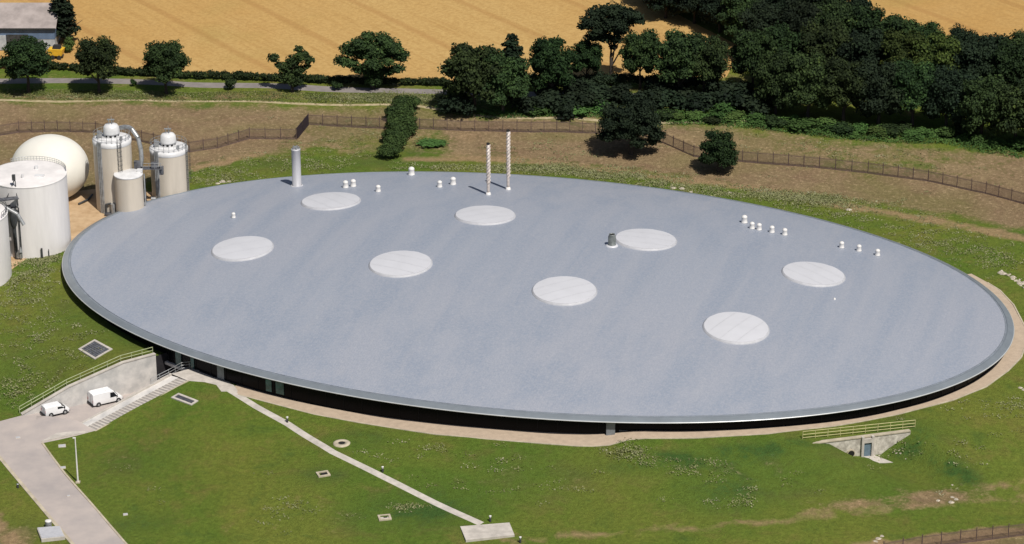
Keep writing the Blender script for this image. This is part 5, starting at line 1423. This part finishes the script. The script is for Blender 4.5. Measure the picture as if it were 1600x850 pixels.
def tree(key, p, h, wd, label, rz=None, group=None, cat=None):
    base = key.rstrip('0123456789')
    tm, cm = ARCH[key]
    nat = {'lit': (10.3, 10.2), 'oak': (10.3, 10.2), 'wood': (10.4, 10.4), 'broad': (10.4, 11.6), 'sparse': (9.2, 8.2), 'pine': (15.6, 10.2), 'yew': (10.8, 12.0), 'cypress': (10.2, 3.2), 'bush': (2.3, 3.0)}[base]
    z = gz(p[0], p[1])
    t = thing(NAME[base], label, cat or ('bush' if base == 'bush' else 'tree'), (p[0], p[1], z - .05), rnd.uniform(0, 6.28) if rz is None else rz, group)
    t.scale = (wd / nat[1], wd / nat[1], h / nat[0])
    place_mesh('trunk', tm, t); place_mesh('crown', cm, t)
    return t
RT = 'roadside trees in front of the wheat field'
tree('oak0', (-92.93, 91.23, 5.49), 10.8, 10.4, 'leftmost dark round roadside tree, standing in front of the barn', 1.0, RT)
tree('oak1', (-79.78, 90.95, 5.59), 10.8, 9.3, 'dark domed roadside tree just right of the barn', 0.3, RT)
tree('oak2', (-67.24, 90.53, 5.48), 10.4, 9.3, 'dark round roadside tree, third from the left', 2.2, RT)
tree('sparse', (-43.88, 91.58, 5.50), 9.2, 8.3, 'thin crooked roadside tree with gaps and a side tuft on its left', 0.0, RT)
tree('broad', (-29.08, 93.68, 5.40), 11.6, 13.2, 'wide spreading tree standing alone at the edge of the wheat field', 0.0, RT)
tree('bush0', (-55.71, 93.23, 5.56), 2.6, 2.8, 'small dark sapling beside the country road')
tree('bush0', (-73.76, 94.22, 5.72), 1.8, 1.3, 'tiny sapling between two round roadside trees')
tree('bush0', (-35.64, 93.26, 5.42), 1.9, 2.3, 'small round bush on the road verge left of the spreading tree')
tree('cypress', (-90.23, 118.43, 6.48), 11.5, 5.5, 'tall dark narrow tree behind the corner of the barn')
tree('bush1', (-88.65, 113.53, 6.26), 3.0, 3.2, 'light green scrub beside the barn corner')
tree('wood0', (-9.79, 81.62, 5.24), 13.6, 13.0, 'massive dark tree right of the hedge, left half of the big pair', 0.5)
tree('wood2', (-4.64, 81.42, 5.06), 12.4, 11.0, 'dark dense tree leaning against the massive tree, right half of the big pair', 2.0)
tree('cypress', (-3.00, 96.77, 5.73), 9.5, 5.0, 'small dark pointed conifer peeking behind the big pair of trees')
tree('wood0', (4.33, 87.02, 5.58), 13.0, 9.6, 'dark leafy tree left of the tall umbrella pine', 1.1)
tree('pine', (15.58, 94.88, 5.75), 16.2, 12.6, 'tall dark umbrella pine with a bare trunk against the wheat field', 0.2)
tree('oak2', (11.02, 94.72, 5.80), 9.0, 6.8, 'small dark tree under the left side of the umbrella pine', 0.9)
tree('oak0', (20.89, 92.80, 5.58), 11.8, 8.0, 'bushy tree directly right of the umbrella pine trunk', 3.0)
tree('oak1', (27.79, 88.05, 5.47), 13.0, 11.0, 'dark wide tree left of the gap that shows the field', 1.5)
tree('oak3', (32.55, 88.37, 5.61), 12.4, 9.5, 'dark tree on the left edge of the gap before the big wood', 0.2)
tree('oak4', (41.59, 88.80, 5.71), 13.2, 9.5, 'tree at the left corner of the big wood with branches over the gap', 2.6)
tree('yew', (18.15, 64.73, 3.15), 11.6, 12.4, 'big dark evergreen standing alone behind the building', 0.0)
tree('wood2', (33.05, 56.33, 2.93), 7.9, 7.6, 'small dark tree by the fence right of the big evergreen', 0.6)
WG = 'trees of the big wood at top right'
front = [((45.10, 80.03, 5.30), 12.5, 9.5), ((50.70, 77.54, 5.20), 13, 11), ((57.06, 76.14, 5.21), 12, 10.5), ((63.15, 74.78, 5.21), 12.6, 11), ((69.18, 74.00, 5.24), 12.2, 10.5), ((74.98, 71.76, 5.19), 12.5, 10.5), ((80.53, 67.39, 4.96), 12.5, 10.5), ((86.28, 64.81, 4.69), 13, 11), ((92.07, 62.82, 4.46), 13, 11)]
def nth(i):
    w_ = ('first', 'second', 'third', 'fourth', 'fifth', 'sixth', 'seventh', 'eighth', 'ninth', 'tenth', 'eleventh', 'twelfth', 'thirteenth', 'fourteenth', 'fifteenth', 'sixteenth', 'seventeenth', 'eighteenth', 'nineteenth', 'twentieth')
    return w_[i] if i < 20 else 'twenty-' + w_[i - 20]
ORD = ('leftmost', 'second from the left', 'third from the left', 'fourth from the left', 'fifth from the left', 'sixth from the left', 'seventh from the left', 'eighth from the left', 'ninth from the left', 'rightmost')
for i, (p, h, wd) in enumerate(front):
    tree(('wood0', 'wood2', 'oak3', 'wood1', 'oak1', 'wood3')[i % 6], p, h, wd, 'dark tree in the front row of the big wood, %s' % ORD[i], None, WG)
mid_ = [((47.75, 92.75, 5.85), 13, 11), ((54.79, 91.54, 5.76), 13.5, 11.5), ((61.77, 90.11, 5.75), 13, 11.5), ((68.70, 88.57, 5.79), 13, 11), ((75.17, 86.48, 5.77), 13, 11), ((81.73, 84.58, 5.68), 13, 11), ((88.08, 81.60, 5.49), 13, 11), ((94.95, 79.32, 5.31), 13, 11)]
for i, (p, h, wd) in enumerate(mid_):
    tree(('wood2', 'oak2', 'wood1', 'lit0', 'lit0', 'wood3', 'oak5', 'wood0')[i], p, h, wd, ('sunlit-tinted yellowish' if i in (3, 4) else 'dark') + ' tree in the middle row of the big wood, %s' % ORD[i], None, WG)
back_ = [((44.63, 105.83, 6.50), 12, 10.5), ((51.27, 105.10, 6.48), 13, 11), ((57.90, 104.37, 6.47), 13, 11), ((63.76, 102.30, 6.40), 13, 11), ((69.48, 99.55, 6.31), 12.5, 10.5), ((73.71, 96.84, 6.21), 11.5, 9.5), ((80.77, 94.14, 6.13), 11.5, 8.5), ((85.76, 91.58, 6.00), 11.5, 9.5), ((91.06, 89.72, 5.89), 11.5, 9.5), ((97.74, 88.55, 5.80), 12, 10)]
for i, (p, h, wd) in enumerate(back_):
    tree(('wood3', 'wood1', 'oak0', 'wood2', 'wood0', 'oak4')[i % 6], p, h, wd, 'dark tree in the back row of the big wood, %s' % ORD[i], None, WG)
BG = 'trees of the dark belt at the top of the photograph'
belt = [((27.52, 130.20, 7.70), 9, 10), ((33.07, 127.26, 7.58), 10, 10), ((37.79, 122.24, 7.34), 10, 10), ((41.72, 115.95, 7.03), 11, 10), ((24.67, 137.55, 8.06), 9, 9), ((32.34, 136.73, 8.05), 10, 10), ((39.15, 132.96, 7.89), 11, 11), ((45.02, 126.38, 7.59), 12, 11), ((50.02, 118.58, 7.21), 12, 11), ((47.75, 136.56, 8.10), 11, 11), ((53.49, 129.15, 7.77), 12, 11), ((57.50, 118.49, 7.24), 12.5, 11),
        ((28.26, 145.07, 8.43), 10, 10), ((36.12, 145.77, 8.49), 10, 10), ((43.88, 144.93, 8.47), 10, 10), ((51.55, 143.33, 8.43), 10, 10), ((63.19, 113.61, 7.01), 11, 9)]
belt.sort(key=lambda q: q[0][0])
for i, (p, h, wd) in enumerate(belt):
    tree(('wood1', 'wood3', 'wood2')[i % 3], p, h, wd, 'dark tree in the belt along the top edge, %s from the left' % nth(i), None, BG)
# understorey
dk = [(1.10, 82.30, 5.25), (5.22, 83.20, 5.42), (9.32, 82.66, 5.37), (6.33, 79.23, 5.09), (13.48, 84.57, 5.31), (17.67, 86.44, 5.28), (21.70, 84.08, 5.11), (25.77, 83.22, 5.17), (29.82, 82.21, 5.28), (33.98, 83.17, 5.44), (38.00, 81.84, 5.41), (42.53, 80.03, 5.30), (-3.00, 83.66, 5.26), (24.24, 87.98, 5.37), (28.90, 86.69, 5.45), (2.91, 87.42, 5.56), (8.85, 88.33, 5.62), (36.02, 87.25, 5.63), (40.04, 85.58, 5.58), (12.43, 89.19, 5.57), (-14.72, 82.18, 5.29), (-11.76, 80.46, 5.15)]
dk.sort(key=lambda q: q[0])
for i, p in enumerate(dk):
    tree('bush3', p, rnd.uniform(3.2, 4.8), rnd.uniform(6, 8), 'dark bush in the thicket below the tall trees, %s from the left' % nth(i), None, 'dark bushes under the trees')
br = [((2.38, 81.09, 5.18), 2.4), ((12.50, 82.99, 5.25), 2.6), ((8.67, 79.51, 5.12), 2.6), ((35.24, 79.17, 5.24), 3.6), ((30.33, 78.87, 5.10), 1.8), ((30.91, 80.89, 5.25), 2.0), ((37.70, 77.72, 5.14), 2.2), ((41.10, 76.57, 5.06), 2.4), ((45.01, 74.81, 4.95), 2.6), ((47.99, 75.84, 5.07), 2.2), ((50.26, 72.87, 4.92), 2.8), ((53.58, 73.84, 5.06), 2.4), ((55.63, 71.44, 4.94), 2.6),
      ((59.65, 71.36, 4.98), 2.6), ((62.31, 69.62, 4.88), 2.4), ((65.87, 70.60, 5.01), 2.6), ((70.28, 69.26, 5.01), 2.4), ((74.75, 68.52, 5.03), 3.0), ((77.95, 70.87, 5.15), 2.8), ((80.04, 65.66, 4.86), 2.6), ((82.38, 64.63, 4.76), 2.4), ((87.24, 63.74, 4.60), 3.4), ((27.27, 78.38, 4.90), 1.8), ((25.02, 79.78, 4.90), 2.0), ((32.98, 76.68, 5.02), 1.6), ((68.43, 68.23, 4.89), 2.0), ((58.26, 69.19, 4.79), 1.6)]
br.sort(key=lambda q: q[0][0])
for i, (p, h) in enumerate(br):
    tree(('bush1', 'bush2', 'bush1', 'bush0')[i % 4], p, h * .7, h * rnd.uniform(1.4, 2.6), ('bright green bush' if i % 4 != 3 else 'dark low bush') + ' on the front edge of the trees, %s from the left' % nth(i), None, 'bushes along the edge of the wood')
tree('bush2', (-18.16, 70.14, 2.97), 0.9, 6.5, 'bright green scrub beside the lower end of the thick hedge')

# hedges
def hedge(label, line, w_, h, n, size, seed, m, lump=1.0):
    line = densify(xy(line), w_ * .55, False)
    o0 = (line[0][0], line[0][1], gz(*line[0]))
    t = thing('hedge', label, 'hedge', o0)
    g = random.Random(seed); lobes = []
    for p in line:
        z = gz(*p)
        lobes.append((p[0] - o0[0] + g.uniform(-.25, .25) * w_ * lump, p[1] - o0[1] + g.uniform(-.2, .2) * w_ * lump, z - o0[2] + h * g.uniform(.45, .6), w_ * .5 * g.uniform(.8, 1.15), h / w_ * g.uniform(.85, 1.1)))
        if w_ > 4: lobes[-1] = lobes[-1][:3] + (lobes[-1][3] * g.uniform(.8, 1.1), lobes[-1][4]); lobes.append((lobes[-1][0] + g.uniform(-2, 2), lobes[-1][1] + g.uniform(-1, 1), lobes[-1][2] + g.uniform(-.6, .7), g.uniform(1.0, 1.6), .9))
    me = leaf_mesh('foliage', lobes, n, size, seed, m, core=.85)
    place_mesh('foliage', me, t)
    b = MB()
    for p in line[::3]: b.tube((p[0] - o0[0], p[1] - o0[1], gz(*p) - o0[2] - .3), (p[0] - o0[0] + .1, p[1] - o0[1], gz(*p) - o0[2] + h * .6), .08, .04, 5)
    tag(b.build('stems', M['bark'], t), kind='stuff')
    return t
hedge('long low dark hedge between the country road and the wheat field', [(-108.16, 106.29, 5.70), (-98.13, 104.75, 5.70), (-88.78, 103.49, 5.87), (-75.58, 100.14, 5.85), (-59.76, 99.12, 5.57), (-47.52, 97.03, 5.77), (-36.66, 96.43, 5.59), (-14.99, 94.81, 5.64)], 1.9, 1.55, 14000, .17, 5, M['leaf'], .5)
hedge('thick green hedge running down the bank towards the roof edge', [(-22.61, 82.94, 5.02), (-22.98, 76.62, 3.81), (-23.68, 70.36, 3.02), (-24.45, 63.65, 2.82)], 4.8, 3.0, 16000, .17, 8, M['leaf_mid'], .35)
hedge('dark hedge below the umbrella pine', [(-0.60, 94.66, 5.70), (8.97, 94.35, 5.80), (20.97, 94.68, 5.69), (34.02, 92.86, 5.81)], 2.6, 2.4, 6000, .2, 12, M['leaf_dark'], .5)

# ---------------------------------------------------------------- weeds, stones, rubble
def scatter_weeds(name, label, spots, size, seed, m):
    g = np.random.default_rng(seed)
    P = []
    for (p, rx, ry, ang, n) in spots:
        q = g.normal(size=(n, 2)) * np.array([rx, ry]) * .6
        c, s = math.cos(ang), math.sin(ang)
        P.append(np.c_[p[0] + q[:, 0] * c - q[:, 1] * s, p[1] + q[:, 0] * s + q[:, 1] * c])
    P = np.concatenate(P)
    ok = (ell_rho(P[:, 0], P[:, 1], 1.0) > 1)
    for reg in (RAMP, STAIR, DRIVE, GRAVEL, PLAZA, WALK): ok &= ~inside(P[:, 0], P[:, 1], reg)
    for a_, b_ in zip(WB[:-1], WB[1:]): ok &= seg_dist(P[:, 0], P[:, 1], a_, b_) > 2.2
    P = P[ok]
    Z = ground_z(P[:, 0], P[:, 1])
    P = P[g.random(len(P)) < .85]; Z = ground_z(P[:, 0], P[:, 1])
    k = 26; n = len(P) * k
    C = np.repeat(np.c_[P, Z], k, 0) + np.c_[g.normal(0, size * 1.3, n), g.normal(0, size * .9, n), g.uniform(.02, size * .25, n)]
    nr = g.normal(size=(n, 3)); nr[:, 2] = np.abs(nr[:, 2]) + 1.0; nr /= np.linalg.norm(nr, axis=1)[:, None]
    u = np.cross(nr, g.normal(size=(n, 3))); u /= np.linalg.norm(u, axis=1)[:, None]; v = np.cross(nr, u)
    s = size * g.uniform(.11, .34, n)[:, None]
    V = np.stack([C - u * s, C - v * s * .7, C + u * s, C + v * s * .7], 1).reshape(-1, 3)
    me = bpy.data.meshes.new(name); me.from_pydata(V.tolist(), [], np.arange(4 * n).reshape(-1, 4).tolist())
    a = me.attributes.new('tint', 'FLOAT', 'FACE'); a.data.foreach_set('value', np.clip(np.repeat(g.uniform(.1, .95, len(P)), k) + g.normal(0, .08, n), 0, 1).astype(np.float32))
    me.materials.append(m); me.update()
    o = link(bpy.data.objects.new(name, me))
    return tag(o, label, 'weeds', kind='stuff')
scatter_weeds('pale_weeds', 'patches of pale flowering weeds dotted over the grass banks', [
    ((-80.12, 12.79, 1.73), 6, 2.2, .6, 90), ((-78.48, 18.96, 1.95), 4, 1.5, .5, 90), ((-81.90, 4.54, 0.82), 7, 5, .3, 80), ((-76.16, -6.51, 0.21), 12, 9, .3, 110), ((-76.19, -19.30, -1.46), 9, 6, .4, 70), ((-78.67, -22.10, -2.27), 4, 3, 0, 50), ((-63.94, -23.61, 0.55), 6, 2, .5, 20),
    ((-53.10, 53.24, 2.43), 4, 1, .1, 22), ((-55.54, 55.47, 2.54), 8, 3, 0, 60), ((-42.56, 61.36, 2.72), 14, 5, 0, 80), ((-7.50, 59.01, 2.76), 14, 1.4, 0, 130), ((2.62, 58.57, 2.80), 12, 1.7, -.05, 190), ((12.65, 55.50, 2.77), 12, 2.0, -.15, 200), ((23.58, 50.53, 2.76), 14, 1.8, -.3, 120),
    ((34.37, 46.67, 2.71), 12, 2.2, -.4, 110), ((45.20, 44.88, 2.70), 8, 2.2, -.3, 210), ((50.56, 43.74, 2.68), 6, 2, -.3, 110), ((56.35, 37.16, 2.58), 14, 8, -.4, 110), ((68.65, 25.02, 2.29), 16, 8, -.5, 110), ((76.30, 20.10, 2.04), 12, 8, -.5, 60),
    ((-30.31, 89.34, 5.27), 9, 1.6, 0, 150), ((-23.12, 87.75, 5.45), 6, 1.5, 0, 80), ((-78.98, 89.38, 5.51), 12, 1.2, 0, 90), ((-21.99, 89.36, 5.51), 8, 2, 0, 50), ((-14.81, 86.40, 5.55), 7, 3, 0, 80),
    ((13.67, -47.80, 0.39), 3, 2, -.6, 50), ((22.91, -51.64, -0.19), 6, 2, 0, 25), ((4.13, -52.81, -1.09), 7, 4, 0, 12), ((52.16, -43.45, -1.27), 3, 1.5, 0, 12), ((60.01, -48.68, -0.68), 10, 6, 0, 14), ((69.46, -34.55, 0.52), 6, 4, 0, 30), ((-12.96, -46.11, -0.45), 12, 2.5, -.1, 16),
    ((-31.81, -61.95, -1.81), 8, 3, 0, 14), ((-17.89, -60.67, -1.79), 2, .8, 0, 14), ((26.01, -58.87, -1.45), 6, 4, 0, 14), ((30.82, -53.50, -0.74), 10, 5, 0, 12), ((-8.36, -52.00, -1.00), 12, 5, 0, 12), ((-47.36, -55.39, -2.26), 16, 9, 0, 6), ((-31.87, 73.17, 3.21), 12, 8, 0, 60), ((59.24, 62.55, 4.08), 20, 6, -.2, 90), ((3.84, 66.48, 3.23), 14, 5, 0, 50)],
    .50, 3, M['weed'])
def undergrowth(name, label, line, wid, n, size, seed, m, h):
    g = np.random.default_rng(seed); L = densify(xy(line), 2.0, False)
    i = g.integers(0, len(L) - 1, n); f = g.random(n); L = np.array(L)
    P = L[i] * (1 - f[:, None]) + L[i + 1] * f[:, None] + np.c_[g.uniform(-1, 1, n) * 1.5, g.uniform(-1, 1, n) * wid / 2]
    H = h * (0.5 + 0.5 * np.sin(P[:, 0] * .9 + np.sin(P[:, 1] * .7) * 2) * np.sin(P[:, 1] * .8 + P[:, 0] * .3)) * (1 - ((P[:, 1] - np.interp(P[:, 0], L[:, 0], L[:, 1])) / wid * 1.6) ** 2).clip(.1, 1)
    Z = ground_z(P[:, 0], P[:, 1]) + H * g.random(n) ** .6
    C = np.c_[P, Z]; nr = g.normal(size=(n, 3)); nr[:, 2] = np.abs(nr[:, 2]) + .6; nr /= np.linalg.norm(nr, axis=1)[:, None]
    u = np.cross(nr, g.normal(size=(n, 3))); u /= np.linalg.norm(u, axis=1)[:, None]; v = np.cross(nr, u); s = size * g.uniform(.4, 1.2, n)[:, None]
    V = np.stack([C - u * s, C - v * s * .7, C + u * s, C + v * s * .7], 1).reshape(-1, 3)
    me = bpy.data.meshes.new(name); me.from_pydata(V.tolist(), [], np.arange(4 * n).reshape(-1, 4).tolist())
    a = me.attributes.new('tint', 'FLOAT', 'FACE'); a.data.foreach_set('value', np.clip(.45 + .3 * np.sin(P[:, 0] * .7) + g.normal(0, .2, n), 0, 1).astype(np.float32))
    me.materials.append(m); me.update()
    return tag(link(bpy.data.objects.new(name, me)), label, 'undergrowth', kind='stuff')
undergrowth('undergrowth', 'ragged green undergrowth along the front edge of the wood', [(25.57, 79.15, 4.88), (33.11, 78.65, 5.18), (41.10, 76.57, 5.06), (48.98, 74.07, 4.97), (56.78, 71.41, 4.95), (65.73, 69.48, 4.93), (74.75, 68.52, 5.03), (79.95, 65.09, 4.83), (87.51, 62.65, 4.52)], 6.5, 26000, .16, 77, M['leaf_bright'], 1.5)
undergrowth('undergrowth', 'ragged green undergrowth below the trees behind the thin track', [(-15.91, 82.85, 5.30), (-7.68, 80.55, 5.00), (1.68, 80.60, 5.10), (12.20, 80.74, 5.05), (25.02, 79.78, 4.90)], 3.0, 7000, .15, 78, M['leaf_bright'], 1.1)
undergrowth('undergrowth', 'long rough grass along the verge beside the country road', [(-98.26, 91.02, 5.44), (-74.23, 89.43, 5.62), (-50.48, 89.26, 5.55), (-26.73, 89.02, 5.38), (-15.99, 86.44, 5.53)], 5.0, 16000, .12, 79, M['rough_grass'], .45)
def rock_mesh(seed):
    g = np.random.default_rng(seed)
    b = MB(); b.lathe((0, 0, 0), [(.02, -.3), (.45, -.2), (.5, .05), (.3, .25), (.02, .32)], 7, False)
    b.v = [tuple(np.array(v) * g.uniform(.75, 1.25, 3)) for v in b.v]
    return b.mesh('rubble_stone', M['stone'])
RK = [rock_mesh(i) for i in range(4)]
for lb, spots in (('scattered pale stones at the grass edge behind the roof', [((24.83, 49.05, 2.73), 1.1), ((26.35, 48.73, 2.74), 1.3), ((27.81, 47.28, 2.71), .8), ((34.50, 46.96, 2.72), .7), ((32.41, 50.17, 2.78), .5)]),
                  ('flat pale stones on the grass by the roof edge left of the white stack', [((-54.11, 52.14, 2.38), 1.0), ((-53.30, 52.96, 2.42), 1.4), ((-52.18, 52.96, 2.42), 1.0)]),
                  ('single pale stone on the grass behind the right part of the roof', [((53.98, 39.14, 2.61), 1.2)]),
                  ('pale rubble on the bare earth right of the headwall path', [((57.44, -58.31, -2.23), 1.0), ((58.26, -57.54, -2.14), .8), ((57.79, -57.09, -2.07), .7), ((55.74, -57.88, -2.16), .7), ((58.41, -52.95, -2.32), .5)]),
                  ('pale rubble heap near the bottom right fence', [((46.20, -68.31, -2.53), 1.0), ((46.80, -67.60, -2.52), .8), ((45.77, -69.01, -2.54), .8)]),
                  ('pale stones in the grass at the right edge', [((71.90, -27.67, 0.77), .8), ((72.37, -28.24, 0.73), .8)]),
                  ('small pale stones beside the headwall apron', [((51.75, -44.05, -1.78), .5), ((52.25, -44.33, -1.64), .5), ((52.91, -45.62, -1.91), .4), ((49.39, -43.49, -2.47), .4)])):
    t = thing('stones', lb, 'stones', (spots[0][0][0], spots[0][0][1], gz(spots[0][0][0], spots[0][0][1])))
    for i, (p, s) in enumerate(spots):
        place_mesh('rubble_stone', RK[i % 4], t, (p[0] - spots[0][0][0], p[1] - spots[0][0][1], gz(p[0], p[1]) - t.location.z), (0, 0, i * 1.3), (s, s * .8, s * .5))
t = thing('rubble_pile', 'grey line of rubble on the grass at the right edge behind the building', 'rubble', (*(75.55, 14.08, 1.86)[:2], 0))
dr0 = (75.55, 14.08, 1.86); dr1 = (79.12, 8.33, 1.62)
for i in range(34):
    f = rnd.random(); x = dr0[0] + (dr1[0] - dr0[0]) * f + rnd.uniform(-.5, .5) * (.4 + f); y = dr0[1] + (dr1[1] - dr0[1]) * f + rnd.uniform(-.6, .6) * (.4 + f); s = rnd.uniform(.4, 1.1)
    o = place_mesh('rubble_stone', RK[i % 4], t, (x - t.location.x, y - t.location.y, gz(x, y)), (rnd.random(), 0, i), (s, s * .8, s * .6))
